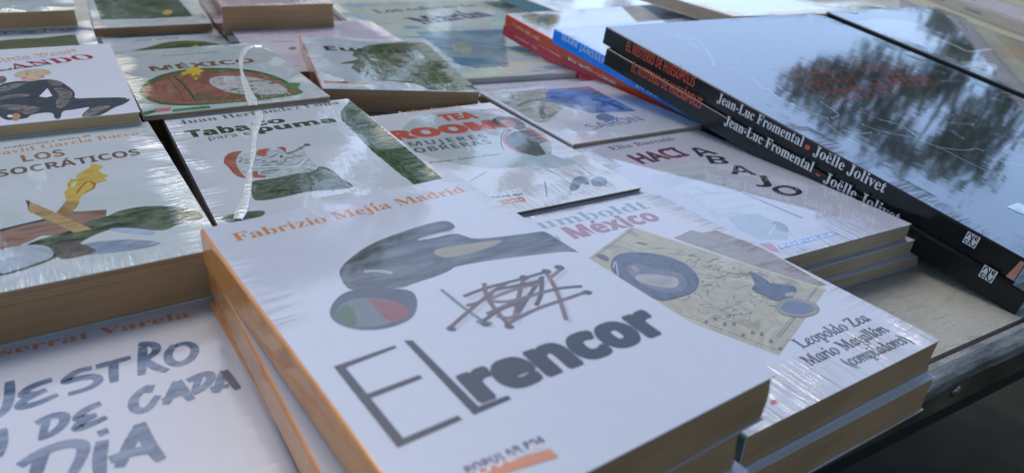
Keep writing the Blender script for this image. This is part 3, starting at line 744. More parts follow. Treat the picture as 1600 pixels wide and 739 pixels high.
b.art('seated_figure_picture', [
    ('blob', o1([(-20, 280), (40, 268), (78, 300), (60, 340), (0, 360), (-20, 350)]), fur),
    ('blob', o1([(-30, 370), (100, 340), (220, 325), (330, 330), (500, 305), (640, 320), (720, 370), (790, 420), (820, 470), (800, 520), (1000, 510), (1200, 505), (1350, 505), (1430, 525), (1350, 580), (1250, 610), (1100, 700), (1000, 739), (880, 739), (920, 660), (1000, 600), (800, 640), (670, 650), (660, 739), (590, 739), (580, 660), (330, 690), (300, 739), (-50, 760)]), coal, .0002),
    ('blob', o1([(-30, 400), (120, 360), (210, 345), (330, 340), (180, 400), (60, 450), (-30, 450)]), fur), ('blob', o1([(500, 315), (620, 315), (700, 360), (640, 385), (540, 370)]), fur),
    ('blob', o1([(560, 400), (680, 400), (790, 440), (780, 500), (720, 600), (620, 640), (600, 540), (660, 480)]), fur), ('blob', o1([(-30, 500), (200, 465), (330, 470), (320, 500), (120, 510), (-30, 540)]), fur),
    ('blob', o1([(-30, 590), (180, 580), (460, 610), (430, 650), (300, 700), (220, 660), (-30, 620)]), fur), ('blob', o1([(940, 650), (1050, 600), (1240, 590), (1100, 660), (980, 739), (900, 739)]), fur),
    ('poly', o1([(425, 495), (515, 405), (570, 490), (500, 508)]), L.ink((.78, .79, .82))),
    ('blob', o1([(1365, 515), (1400, 508), (1395, 530)]), L.ink((.78, .79, .82))),
    ('blob', o1([(205, 290), (280, 270), (330, 240), (470, 250), (500, 280), (440, 310), (330, 335), (240, 325)]), L.paint(((.60, .36, .27), (.70, .50, .38)), 120)),
    ('blob', o1([(150, 265), (180, 235), (250, 210), (370, 195), (510, 200), (570, 235), (520, 265), (450, 255), (430, 235), (350, 250), (250, 270), (200, 290), (160, 285)]), L.paint(((.48, .38, .20), (.62, .52, .32)), 160, (4, 1))),
    ('blob', o1([(225, 285), (290, 275), (300, 300), (250, 315)]), L.ink((.62, .28, .22))), ('blob', o1([(430, 275), (490, 262), (480, 290), (440, 295)]), L.ink((.62, .28, .22))),
    ('line', o1([(290, 240), (292, 262)]), L.ink((.12, .08, .05)), .0004), ('line', o1([(380, 245), (430, 252)]), L.ink((.12, .08, .05)), .0004),
    ('blob', o1([(120, 690), (190, 670), (230, 700), (200, 760), (140, 760)]), L.ink((.45, .25, .14))), ('blob', o1([(70, 700), (130, 690), (140, 720), (90, 725)]), L.ink((.78, .79, .82)))])

# ---------- Mexico cover
b, L = pop('mexico_cover', FILM_LOOSE, 6.0, 'paperback_book', 'pale grey-green paperback titled MEXICO with a green-rimmed oval picture, between the torch and map covers', by_corner(3, (223, 182), 32.6, -.1358, .108, .164, .0028), .0028, ((.44, .51, .47), (.52, .57, .53), (.40, .46, .44)), (.10, .14, .11), w=.108, h=.164)
K1 = crop(0, 0, 4); m1 = crop(300, 60, 6.4)
b.text('author_name', 'Fernando Benítez', (255, 89), (345, 82), (255, 86), L.ink((.16, .20, .17)), 'serif', hscale=0.0042)
b.text('title', 'MÉXICO', (237, 111.5), (400, 97.5), (239, 104), L.ink((.20, .08, .04)), 'sansb', bold=.01, hscale=0.0129)
ov = [(217, 147), (220, 135), (240, 121), (270, 112), (305, 107), (350, 106), (400, 110), (440, 122), (463, 137), (480, 147), (400, 158), (330, 164), (270, 166), (237, 161)]
cx, cy = 345, 137
b.art('oval_picture', [('blob', ov, L.paint(((.04, .11, .025), (.09, .17, .05)), 60)), ('blob', [(cx + (x - cx) * .94, cy + (y - cy) * .88) for x, y in ov], L.paint(((.10, .12, .05), (.20, .10, .06), (.30, .08, .05), (.36, .16, .10), (.14, .15, .06)), 60, (1, 1.5), 9, dist=1.5)),
    ('blob', [(330, 120), (380, 118), (430, 128), (455, 143), (430, 152), (390, 150), (345, 142), (325, 130)], L.paint(((.10, .15, .09), (.62, .60, .56), (.35, .33, .29), (.70, .68, .66), (.12, .16, .10)), 110, (1, 2), 7)),
    ('blob', [(222, 146), (240, 130), (270, 122), (300, 124), (310, 140), (300, 156), (262, 160), (235, 156)], L.paint(((.24, .085, .05), (.34, .14, .09)), 80, (3, 1))),
    ('curve', [(272, 120), (290, 135), (306, 158)], L.ink((.05, .07, .03)), .0016), ('curve', [(262, 121), (276, 137), (288, 158)], L.ink((.08, .10, .04)), .0008), ('curve', [(300, 156), (350, 150), (420, 150), (470, 146)], L.ink((.12, .16, .07)), .003), ('poly', [(290, 110), (298, 108), (301, 104), (306, 107), (312, 104), (313, 109), (319, 111), (313, 114), (312, 119), (306, 116), (301, 121), (299, 115), (290, 116)], L.paint(((.62, .45, .02), (.72, .56, .04)), 120), .0004), ('poly', [(284, 113), (290, 112), (291, 117), (285, 119)], L.ink((.62, .45, .03)), .0004), ('blob', [(303, 121), (309, 120), (310, 125), (304, 126)], L.ink((.55, .38, .05))),  # the yellow shapes are a reflection painted onto the oval
    ('poly', m1([(880, 445), (1090, 450), (1050, 520), (960, 500)]), L.ink((.10, .22, .05)))])
b.art('publisher_mark', [('poly', [(223, 181), (243, 176), (244, 170.5), (224, 175.5)], L.ink((.03, .14, .05))), ('poly', [(243, 176), (267, 173.5), (267, 168), (243, 170.5)], L.ink((.50, .18, .15))), ('poly', [(269, 175.5), (330, 169.5), (326, 165.5), (269, 171)], L.ink((.08, .25, .08)))])

mex = b
# ---------- Tabaco
b, L = pop('tabaco_cover', FILM_LOOSE, 7.0, 'paperback_book', 'pale wrapped paperback titled Tabaco para el puma with a stone baby picture', from_tl(-.2040, .4085, 31.53, -.139, .1105, .1705, .0225), .0225, ((.54, .58, .58), (.62, .64, .65)), (.012, .014, .012), w=.1105, h=.1705)
t1 = crop(330, 190, 6.372); K2 = crop(400, 185, 4)
b.text('author_name', 'Juan Hernández Luna', (281, 195), (532, 162.5), (280, 188), L.ink((.10, .13, .09)), 'serif', hscale=0.0075)
olv = L.ink((.04, .06, .015), vary=.03)
b.text('title', 'Taba', (295, 215.5), (391, 203), (282, 206), olv, 'sansb', bold=.03, hscale=.0119)
b.text('title', 'co', (397, 197.5), (447, 191), (395, 190), olv, 'sansb', bold=.03, hscale=.0095)
b.text('title', 'puma', (404, 207), (526, 190.5), (400, 199), olv, 'sansb', bold=.03, hscale=.0098)
b.text('title', 'para el', (327, 219), (398, 210), (326, 212), L.ink((.13, .15, .10)), 'sans', hscale=0.0072)
leafp = L.paint(((.025, .05, .015), (.06, .11, .03), (.035, .075, .025), (.09, .14, .05)), 70, (2, 1), 8)
b.art('leaf_band_picture', [('poly', [(532, 176), (546, 158), (566, 168), (692, 279.5), (703, 298), (650, 292), (645, 287), (620, 268), (596, 248), (580, 235), (556, 209), (534, 188)], leafp, .0003),
    ('blob', t1([(390, 590), (560, 575), (760, 540), (1000, 500), (1060, 445), (1150, 455), (1230, 500), (1300, 570), (1400, 620), (1420, 655), (1250, 680), (1000, 690), (880, 715), (700, 760), (420, 800), (400, 700)]), L.paint(((.03, .05, .03), (.07, .10, .05), (.14, .17, .12), (.05, .075, .035)), 120, (1, 2.2), 9)),
    ('poly', t1([(420, 380), (480, 385), (425, 420), (200, 900), (100, 980), (60, 975)]), L.ink((.70, .73, .73))) if False else ('blob', t1([(60, 960), (300, 900), (560, 880), (500, 960), (200, 1020)]), L.paint(((.05, .08, .04), (.10, .13, .07)), 90))])
b.art('stone_baby_picture', [('blob', t1([(240, 420), (270, 330), (400, 300), (560, 290), (700, 280), (760, 300), (830, 240), (900, 250), (940, 310), (1000, 400), (1060, 450), (1050, 490), (900, 520), (700, 540), (480, 570), (330, 540), (270, 480)]), L.paint(((.16, .19, .17), (.40, .45, .43), (.62, .66, .66), (.30, .34, .32)), 110, (1, 2.5), 8, .4, dist=2.0)),
    ('blob', t1([(120, 415), (135, 345), (200, 305), (325, 288), (270, 330), (245, 400), (255, 450), (320, 540), (370, 570), (240, 545), (170, 450)]), L.paint(((.30, .09, .05), (.42, .15, .09)), 90)),
    ('blob', t1([(445, 310), (480, 275), (610, 268), (555, 290), (545, 350), (470, 350)]), L.ink((.42, .13, .08))), ('blob', t1([(640, 265), (700, 250), (750, 262), (740, 315), (715, 290), (680, 270)]), L.ink((.40, .10, .06))),
    ('poly', t1([(410, 500), (460, 490), (470, 530), (550, 540), (540, 560), (420, 560)]), L.ink((.38, .12, .08))), ('curve', t1([(750, 330), (850, 290), (930, 240), (990, 235)]), L.ink((.16, .20, .12)), .0016), ('blob', t1([(910, 230), (960, 218), (1000, 235), (960, 248)]), L.ink((.10, .13, .07))),
    ('curve', t1([(470, 450), (650, 455), (850, 465), (950, 370)]), L.ink((.70, .74, .74)), .0009), ('curve', t1([(620, 400), (700, 430), (750, 380)]), L.ink((.10, .13, .13)), .0006), ('line', t1([(690, 345), (705, 358)]), L.ink((.03, .03, .04)), .0014)])
# bright reflected streak down both wrapped covers, built as a pale film ridge
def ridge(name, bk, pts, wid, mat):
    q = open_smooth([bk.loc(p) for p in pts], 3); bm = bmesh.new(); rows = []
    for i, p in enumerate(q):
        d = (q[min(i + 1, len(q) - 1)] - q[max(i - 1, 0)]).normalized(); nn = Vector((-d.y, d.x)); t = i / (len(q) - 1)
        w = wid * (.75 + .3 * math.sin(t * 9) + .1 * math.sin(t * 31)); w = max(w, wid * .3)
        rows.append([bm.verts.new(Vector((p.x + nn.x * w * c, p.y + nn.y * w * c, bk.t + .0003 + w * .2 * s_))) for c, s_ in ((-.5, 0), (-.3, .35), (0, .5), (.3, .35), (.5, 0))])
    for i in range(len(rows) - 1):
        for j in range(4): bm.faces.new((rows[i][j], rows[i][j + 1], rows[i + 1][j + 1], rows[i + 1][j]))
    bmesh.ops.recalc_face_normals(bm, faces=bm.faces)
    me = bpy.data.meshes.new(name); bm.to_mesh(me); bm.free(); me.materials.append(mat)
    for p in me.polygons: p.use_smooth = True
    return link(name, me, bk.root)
def glare_mat():
    nt = NT('pale_glare_film'); out = nt.t.nodes['Material Output']
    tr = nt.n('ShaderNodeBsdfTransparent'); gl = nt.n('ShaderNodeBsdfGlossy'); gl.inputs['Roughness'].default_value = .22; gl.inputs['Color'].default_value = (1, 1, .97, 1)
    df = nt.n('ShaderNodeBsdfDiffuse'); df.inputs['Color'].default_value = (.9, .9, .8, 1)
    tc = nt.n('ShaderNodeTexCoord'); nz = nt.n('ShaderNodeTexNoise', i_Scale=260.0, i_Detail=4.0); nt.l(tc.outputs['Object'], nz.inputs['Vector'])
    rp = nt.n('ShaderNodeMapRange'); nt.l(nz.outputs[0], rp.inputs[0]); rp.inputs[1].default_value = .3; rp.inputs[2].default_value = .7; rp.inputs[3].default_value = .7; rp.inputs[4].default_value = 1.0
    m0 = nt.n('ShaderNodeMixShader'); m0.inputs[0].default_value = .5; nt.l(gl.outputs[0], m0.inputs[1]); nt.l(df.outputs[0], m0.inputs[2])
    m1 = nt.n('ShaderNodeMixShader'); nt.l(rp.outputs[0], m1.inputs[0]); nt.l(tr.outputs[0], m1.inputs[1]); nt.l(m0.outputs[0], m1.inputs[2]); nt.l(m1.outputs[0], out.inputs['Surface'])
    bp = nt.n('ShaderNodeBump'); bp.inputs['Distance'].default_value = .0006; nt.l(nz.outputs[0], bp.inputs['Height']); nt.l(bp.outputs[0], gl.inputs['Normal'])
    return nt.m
GLARE = glare_mat()
tab = b
ridge('glare_strip', mex, [(410, 73.5), (395, 72.5), (384, 77), (377, 90), (376, 105), (380, 122), (386, 140), (391, 152), (396, 166)], .0052, GLARE)
ridge('glare_strip', tab, [(402, 174), (407, 181), (400, 196), (397, 215), (396, 240), (392, 262), (388, 285), (385, 310), (378, 328), (372, 344)], .0044, GLARE)

# ---------- Europa, tilted
L = Look('europe_cover', FILM_WRINK, (.055, .085), 8.0)
b = Book('paperback_book', 'pale grey paperback titled Europa, lying askew, with a dark green landscape and orange spine', 'book', from_tl3((-.1908, .6451, -.1397), (20.6, -.3, 3.9), .11, .17, .0155), .11, .17, .0155, L, L.paint(((.44, .49, .51), (.52, .57, .59)), 14), L.paint(((.52, .20, .08), (.60, .36, .26), (.45, .17, .07)), 30, (1, 2)), PAGE, 'pocket paperbacks spread over the table')
e1_ = crop(400, 0, 4)
b.art('landscape_picture', [('poly', e1_([(610, 320), (700, 285), (900, 265), (1045, 262), (1100, 300), (1250, 430), (1385, 560), (1250, 570), (1080, 562), (1000, 525), (860, 510), (700, 500), (630, 450), (595, 425), (610, 400), (520, 400), (640, 370), (605, 350)]), L.paint(((.03, .05, .02), (.08, .13, .03), (.16, .15, .08), (.05, .10, .025), (.20, .17, .10)), 34, (1, 1), 7), .0006)])
b.text('title', 'Europa', (509, 79), (652, 84), (499, 70), L.ink((.015, .025, .01)), 'sansb', bold=.012, hscale=0.0165)
b.art('publisher_mark', [('poly', [(507, 130), (545, 131.5), (544, 127.5), (505, 126.5)], L.ink((.35, .08, .05))), ('poly', [(546, 131.7), (588, 133), (586, 129.5), (545, 128.3)], L.ink((.50, .33, .12)))])
b.art('eye_picture', [('blob', [(470, 104), (475, 100), (480, 107), (481, 117), (475, 114)], L.ink((.04, .025, .02)))], 'spine')

# ---------- Tea rooms
b, L = pop('tea_cover', FILM_FLAT, 9.0, 'paperback_book', 'thin pale paperback titled TEA ROOMS in red with a seated woman', by_corner(2, (1003, 293), 31.7, -.1522, .11, .17, .0024), .0024, (.60, .62, .63), (.55, .55, .55), pages=paper_mat('brown_page_edges', (.20, .14, .09), .3))
w1, T6, S4 = crop(740, 160, 5.686), crop(560, 130, 6.4), crop(400, 185, 4)
S8 = crop(800, 185, 4)
b.art('disc', [('blob', [(628, 222), (626, 205), (640, 188), (668, 177), (705, 173), (760, 176), (815, 188), (850, 208), (866, 232), (855, 250), (815, 262), (760, 264), (700, 254), (650, 238)], L.ink((.42, .47, .45)))])
b.text('author_name', 'Luisa Carnés', (625, 178.5), (729, 167.5), (624, 174), L.ink((.66, .40, .26)), 'serif', bold=-.01, hscale=0.0056)
red = L.ink((.48, .075, .045), vary=.08)
b.text('title', 'TEA', (694, 189.5), (748, 184.5), (678, 180), red, 'sansb', bold=.05, hscale=0.0135)
b.text('title', 'ROOMS', (617, 219.5), (812, 196), (606, 206), red, 'sansb', bold=.06, hscale=0.0160)
b.text('subtitle', 'MUJERES', (642, 229.5), (763, 216), (636, 223), L.ink((.07, .10, .11)), 'sansb', spacing=1.25, bold=-.01, hscale=0.0076)
b.text('subtitle', 'OBRERAS', (651, 239.5), (770, 224.5), (646, 232), L.ink((.07, .10, .11)), 'sansb', spacing=1.15, bold=-.005, hscale=0.0079)
b.text('contributor_line', 'Prólogo: Antonio Plaza', (672, 256), (781, 242), (670, 253), L.ink((.12, .15, .16)), 'serif', hscale=0.0029)
b.art('seated_woman_picture', [
    ('blob', w1([(345, 450), (450, 470), (640, 465), (800, 490), (930, 530), (900, 548), (760, 572), (620, 592), (520, 600), (460, 550)]), L.ink((.42, .50, .55))),
    ('poly', w1([(300, 290), (400, 250), (480, 240), (560, 290), (660, 350), (580, 370), (610, 410), (650, 460), (560, 482), (430, 450), (320, 390), (270, 340)]), L.paint(((.06, .075, .065), (.11, .12, .10)), 60), .0005),
    ('blob', w1([(155, 160), (200, 130), (330, 128), (420, 160), (472, 215), (430, 240), (380, 245), (340, 215), (230, 205), (170, 190)]), L.ink((.07, .08, .065))),
    ('blob', w1([(220, 160), (300, 155), (370, 180), (390, 215), (320, 215), (240, 190)]), L.paint(((.45, .13, .10), (.50, .20, .16)), 90)),
    ('curve', w1([(330, 240), (270, 300), (265, 350), (320, 400), (420, 448)]), red, .0016), ('curve', w1([(430, 230), (500, 235), (560, 285), (660, 350)]), red, .0028),
    ('curve', w1([(400, 235), (300, 245), (250, 270), (240, 370), (265, 415)]), L.ink((.14, .08, .08)), .0009), ('curve', w1([(55, 75), (110, 62), (190, 65), (280, 95)]), L.ink((.42, .12, .08)), .0012),
    ('curve', w1([(640, 590), (760, 650), (850, 725)]), L.ink((.22, .25, .28)), .0004), ('curve', w1([(740, 575), (830, 640), (900, 660)]), L.ink((.22, .25, .28)), .0004), ('curve', w1([(900, 600), (970, 640), (1035, 700)]), L.ink((.22, .25, .28)), .0004), ('curve', w1([(920, 545), (990, 600), (1060, 650)]), L.ink((.22, .25, .28)), .0004),
    ('blob', S8([(352, 455), (368, 400), (400, 362), (450, 362), (488, 405), (470, 415), (440, 400), (425, 425), (410, 448)]), L.ink((.20, .26, .31))), ('blob', S8([(490, 400), (500, 375), (545, 362), (592, 380), (600, 410), (560, 427), (510, 425)]), L.ink((.20, .26, .31))),
    ('line', S8([(205, 395), (219, 490)]), L.ink((.16, .18, .22)), .0007), ('line', S8([(600, 408), (650, 442)]), L.ink((.20, .22, .24)), .0004), ('line', S4([(1335, 395), (1440, 335)]), L.ink((.20, .22, .24)), .0005)])
b.text('series_number', 'POPULAR 809', (752, 312), (818, 304.5), (751, 308), L.ink((.10, .14, .22)), 'sans', bold=.02, hscale=.0020)
b.art('publisher_mark', [('poly', [(768, 322), (822, 314), (818, 308), (760, 316)], L.ink((.60, .26, .16)))])
b.text('series_name', 'LECTURAS', (772, 320.2), (819, 313.2), (766, 316), L.ink((.78, .66, .60)), 'sansb', hscale=.0024)

# ---------- Humboldt stack
b, L = pop('humboldt_cover', (1, 4.5, .12, .05, 1.75), 10.0, 'paperback_book', 'white paperback titled Humboldt with an old map, topping the stack at the table edge', from_tl(-.0203, .3225, 34.35, -.155, .11, .17, .0145), .0145, (.60, .62, .66), (.06, .16, .17), pages=PAGE)
h1, c5, Z4, z5 = crop(900, 340, 3.81), crop(740, 270, 5.28), crop(1200, 370, 4), crop(1100, 520, 5.28)
b.text('title', 'Humboldt', (806, 366), (1018, 325), (800, 350), L.ink((.22, .33, .34), vary=.03), 'serif', bold=-.005, hscale=.0100)
b.text('title', 'en', (858, 377), (877, 373), (856, 372), L.ink((.20, .28, .32)), 'ital', bold=.01, hscale=.0052)
b.text('title', 'México', (898, 373), (1034, 343), (881, 355), L.ink((.36, .16, .19), vary=.03), 'sansb', bold=.025, hscale=0.0124)
mapc = L.paint(((.30, .26, .15), (.46, .42, .26), (.38, .34, .21), (.50, .46, .31)), 40, (1, 1), 9, dist=1.5)
it = [('poly', h1([(580, 122), (685, 74), (748, 90), (832, 76), (980, 130), (1130, 190), (1300, 290), (1490, 400), (1430, 412)]), L.paint(((.20, .17, .15), (.33, .29, .24), (.28, .26, .25)), 60, (1, 2), 8)),
      ('poly', [(987, 354), (1291.5, 451.5), (1217, 555), (1060, 496), (985, 470), (880, 410), (921, 402)], mapc)]
ink2 = L.ink((.16, .14, .12))
it += [('line', h1([(95, 245), (340, 68)]), ink2, .0005), ('line', h1([(1440, 415), (1210, 715)]), ink2, .0005), ('line', h1([(1430, 412), (1195, 708)]), ink2, .0003), ('line', h1([(640, 580), (1200, 790)]), ink2, .0004), ('line', h1([(350, 62), (1480, 428)]), L.ink((.62, .60, .42)), .0006)]
rr = random.Random(5)
for k in range(70):          # coastlines, rivers and place marks of the old map
    x, y = rr.uniform(560, 1180), rr.uniform(250, 600)
    if y > 330 + (x - 560) * .62 + 170 or y < 180 + (x - 560) * .25: continue
    P = [(x, y)]
    for _ in range(4): P.append((P[-1][0] + rr.uniform(-8, 42), P[-1][1] + rr.uniform(-16, 20)))
    it.append(('line', h1(P), ink2, .0003))
for k in range(26):
    x = rr.uniform(300, 1250); y = 110 + (x - 350) * .325 + rr.uniform(8, 60)
    it.append(('line', h1([(x, y), (x + rr.uniform(20, 70), y + rr.uniform(-10, 18))]), ink2, .0003))
for k in range(9):
    x = 760 + k * 55; y = 640 + k * 18 - rr.uniform(0, 70)
    it.append(('blob', h1([(x, y), (x + 18, y - 12), (x + 30, y + 6), (x + 12, y + 16)]), ink2))
b.art('old_map_picture', it)
dk = L.paint(((.045, .055, .08), (.09, .11, .14), (.06, .07, .10)), 120, (1, 1), 8); 
b.art('portrait_picture', [('blob', h1([(200, 300), (215, 240), (270, 212), (350, 205), (480, 215), (610, 250), (710, 320), (738, 385), (710, 440), (620, 475), (510, 500), (440, 470), (330, 400), (240, 345)]), dk), ('curve', h1([(222, 300), (235, 245), (250, 350)]), L.ink((.40, .44, .44)), .0006),
    ('blob', h1([(290, 300), (340, 270), (460, 300), (620, 330), (675, 390), (640, 440), (540, 450), (430, 420), (350, 370)]), L.paint(((.10, .12, .16), (.22, .20, .20)), 60)),
    ('blob', h1([(340, 355), (400, 335), (520, 345), (600, 355), (620, 395), (580, 425), (470, 410), (380, 385)]), L.paint(((.30, .27, .24), (.46, .42, .36)), 60)), ('blob', h1([(320, 290), (355, 288), (385, 320), (350, 325)]), L.ink((.32, .25, .24))),
    ('blob', h1([(110, 225), (150, 215), (200, 240), (190, 262), (150, 245)]), dk)])
b.art('emblem_picture', [('blob', h1([(1020, 318), (1060, 325), (1140, 375), (1160, 400), (1230, 400), (1310, 410), (1315, 440), (1280, 470), (1310, 490), (1200, 500), (1150, 480), (1060, 440), (1040, 420), (1070, 400), (1045, 350)]), dk),
    ('blob', h1([(1180, 520), (1240, 480), (1330, 480), (1440, 515), (1455, 560), (1400, 590), (1300, 595), (1210, 570)]), L.paint(((.20, .20, .14), (.30, .29, .18)), 150)), ('blob', h1([(1215, 525), (1260, 497), (1330, 498), (1410, 525), (1415, 560), (1370, 575), (1290, 578), (1225, 555)]), L.ink((.13, .16, .21))), ('blob', h1([(1235, 455), (1290, 440), (1310, 460), (1260, 475)]), L.ink((.36, .35, .22)))])
tk = L.ink((.06, .065, .08))
b.text('author_name', 'Leopoldo Zea', (1254, 543.5), (1362, 499.5), (1240, 530), tk, 'roman', bold=.008, hscale=.0056)
b.text('author_name', 'Mario Magallón', (1267, 571), (1391, 517), (1250, 556), tk, 'roman', bold=.008, hscale=.0056)
b.text('contributor_line', '(compiladores)', (1330, 573), (1424, 533), (1322, 562), tk, 'roman', bold=.008, hscale=.0054)
b.art('publisher_mark', [('poly', z5([(545, 560), (605, 545), (612, 570), (555, 592)]), L.ink((.55, .12, .12)))])
b, L = pop('humboldt_second', FILM_WRINK, 10.5, 'paperback_book', 'second book of the stack at the table edge, brown pages under the Humboldt cover', from_tl(-.0190, .3205, 33.8, -.1696, .11, .17, .0162), .0162, (.74, .74, .74), (.05, .07, .06))

# ---------- Hacia abajo stack
b, L = pop('downward_cover', (1, .8, .02, .02, 2.4), 11.0, 'paperback_book', 'white paperback titled HACIA ABAJO, top of the right-hand stack beside the black-spined comics', by_corner(2, (1425, 350), 30.5, -.160, .11, .17, .0095), .0095, (.50, .51, .56), (.5, .5, .55), pages=PAGE_PALE)
c1, c6, g5 = crop(1020, 220, 3.81), crop(940, 220, 6.4), crop(1180, 300, 5.33)
b.art('staircase_picture', [('poly', c1([(-40, 175), (250, 120), (420, 210), (800, 470), (860, 640), (640, 590), (420, 480), (200, 330), (0, 240)]), L.paint(((.46, .50, .52), (.54, .57, .59), (.42, .46, .49)), 30, (1, 2)), .0002),
    ('poly', c1([(490, 290), (540, 310), (900, 460), (880, 462), (560, 325)]), L.ink((.20, .22, .25))), ('poly', c1([(440, 460), (620, 430), (810, 520), (800, 590), (640, 590), (520, 530)]), L.ink((.36, .42, .46))),
    ('blob', c1([(700, 480), (760, 480), (815, 520), (800, 550), (740, 530)]), L.ink((.22, .27, .28))), ('line', c1([(730, 500), (690, 565)]), L.ink((.62, .66, .70)), .0005),
    ('poly', c1([(400, 262), (440, 255), (440, 270)]), L.ink((.35, .38, .42))), ('poly', c1([(470, 310), (530, 295), (520, 305)]), L.ink((.35, .38, .42))), ('curve', c1([(190, 200), (215, 250), (205, 300)]), L.ink((.50, .53, .56)), .0007),
    ('line', c1([(200, 320), (420, 470)]), L.ink((.34, .37, .42)), .0005), ('blob', c1([(840, 655), (900, 640), (950, 665), (880, 668)]), L.paint(((.35, .34, .31), (.55, .55, .53)), 200, (1, 4)))])
pur = L.ink((.10, .035, .06)); blk = L.ink((.03, .03, .04))
b.text('author_name', 'Elia Barceló', (957, 235), (1056.5, 219), (953, 227), L.ink((.13, .12, .24)), 'serif', bold=-.005, hscale=0.0066)
b.text('title', 'HACI', (1004, 256), (1077, 242.5), (982, 243), pur, 'sansm', bold=.05, hscale=.0155, spacing=1.0)
def single(ch, c_, rot=0, size=.011, wd=.009, mat=blk):
    o, n_, ux, uy = b.frame('top'); q = b.loc(c_); tris, x0, x1, cp = glyphs(ch, 'sansb', 0.0, 1.0)
    b.layer += 1; h = .000018 + .0000012 * b.layer; bm = bmesh.new(); V, Fc = tris; ca, sa = math.cos(rot), math.sin(rot); vs = []
    for v in V:
        x = (v[0] - (x0 + x1) / 2) / (x1 - x0) * wd; y = (v[1] / cp - .5) * size
        vs.append(bm.verts.new(o + ux * (q.x + x * ca - y * sa) + uy * (q.y + x * sa + y * ca) + n_ * h))
    for f in Fc:
        try: bm.faces.new([vs[i] for i in f])
        except ValueError: pass
    b.finish('title_letter', bm, [mat], 'top')
for ch, c_, rot, sz, wd in (('A', (1096, 237), 0, .0150, .0160), ('B', (1121, 250), -.5, .0145, .0125), ('A', (1158, 266), -.5, .0150, .0160), ('J', (1189, 281), -.6, .0145, .0095), ('O', (1230, 298), 0, .0140, .0175)): single(ch, c_, rot, sz, wd)
b.art('publisher_mark', [('poly', g5([(30, 430), (130, 425), (210, 500), (150, 495)]), L.ink((.50, .17, .18))), ('poly', g5([(185, 445), (640, 330), (705, 350), (215, 475)]), L.ink((.16, .30, .62)))])
b.text('series_name', 'POPULAR', (1222, 387), (1308, 366), (1216, 384), L.ink((.66, .70, .78)), 'sansb', hscale=.0024)
b, L = pop('downward_second', (1, .6, .3, .06, 1.6), 12.0, 'paperback_book', 'second book down under HACIA ABAJO, its pale lilac cover showing as a strip', by_corner(2, (1444, 371), 30.5, -.170, .11, .17, .0088), .0088, (.62, .60, .68), (.6, .6, .6), pages=PAGE_PALE)
b, L = pop('downward_third', (1, .6, .3, .06, 1.6), 13.0, 'paperback_book', 'lowest book of the right-hand stack, lying on the bare grey table', by_corner(2, (1440, 397), 30.0, -.1790, .11, .17, .0068), .0068, (.62, .60, .68), (.6, .6, .6), pages=PAGE_PALE)

# ---------- Saron book and neighbours
b, L = pop('saron_cover', (1, .6, .15, .05, 2.1), 14.0, 'paperback_book', 'paperback with a blue and brown photographic cover and thin capitals, just behind HACIA ABAJO', by_corner(3, (895, 226), 31, -.1575, .11, .128, .0035), .0035, ((.50, .52, .56), (.60, .62, .66)), (.6, .6, .6), w=.11, h=.128, pages=PAGE_PALE)
s6 = crop(760, 120, 6.4)
b.art('face_picture', [('poly', s6([(30, 180), (600, 120), (600, 240), (800, 290), (600, 460), (470, 450), (250, 310)]), L.paint(((.30, .29, .23), (.42, .41, .34), (.18, .19, .17)), 40, (1, 2)), .0003), ('poly', s6([(595, 130), (1030, 100), (1500, 345), (1050, 370), (850, 310), (590, 240)]), L.paint(((.05, .08, .16), (.14, .20, .36), (.25, .30, .42)), 44, (1, 2)), .0003),
    ('curve', s6([(320, 290), (430, 240), (600, 230), (900, 240)]), L.ink((.12, .12, .12)), .003), ('curve', s6([(1050, 230), (1200, 250), (1370, 330)]), L.ink((.03, .05, .11)), .004), ('blob', s6([(520, 330), (560, 300), (610, 420), (550, 440)]), L.ink((.15, .17, .17))), ('blob', s6([(1080, 390), (1180, 360), (1290, 400), (1280, 440), (1120, 440)]), L.ink((.14, .19, .34))),
    ('blob', s6([(230, 180), (330, 170), (360, 240), (280, 250)]), L.ink((.18, .21, .19))), ('poly', s6([(790, 640), (1100, 600), (1220, 632), (870, 682)]), L.ink((.68, .52, .52)))])
b.text('title', 'SARÓN', (927, 203), (1008, 188), (920, 194), L.ink((.10, .13, .28)), 'sansm', hscale=0.0112)
b, L = pop('lavender_cover', FILM_WRINK, 15.0, 'paperback_book', 'pale lavender paperback between the blue-brown photographic cover and the large watery blue book', by_corner(3, (742, 152), 31.5, -.162, .125, .17, .016), .016, (.62, .60, .66), (.6, .6, .62), w=.125, pages=PAGE_PALE)
dashes(b, 'author_name', (760, 144), (905, 131), 5, L.ink((.35, .36, .52)), 22)
dashes(b, 'subtitle', (748, 131), (880, 121), 3, L.ink((.62, .42, .36)), 24, seed=4)

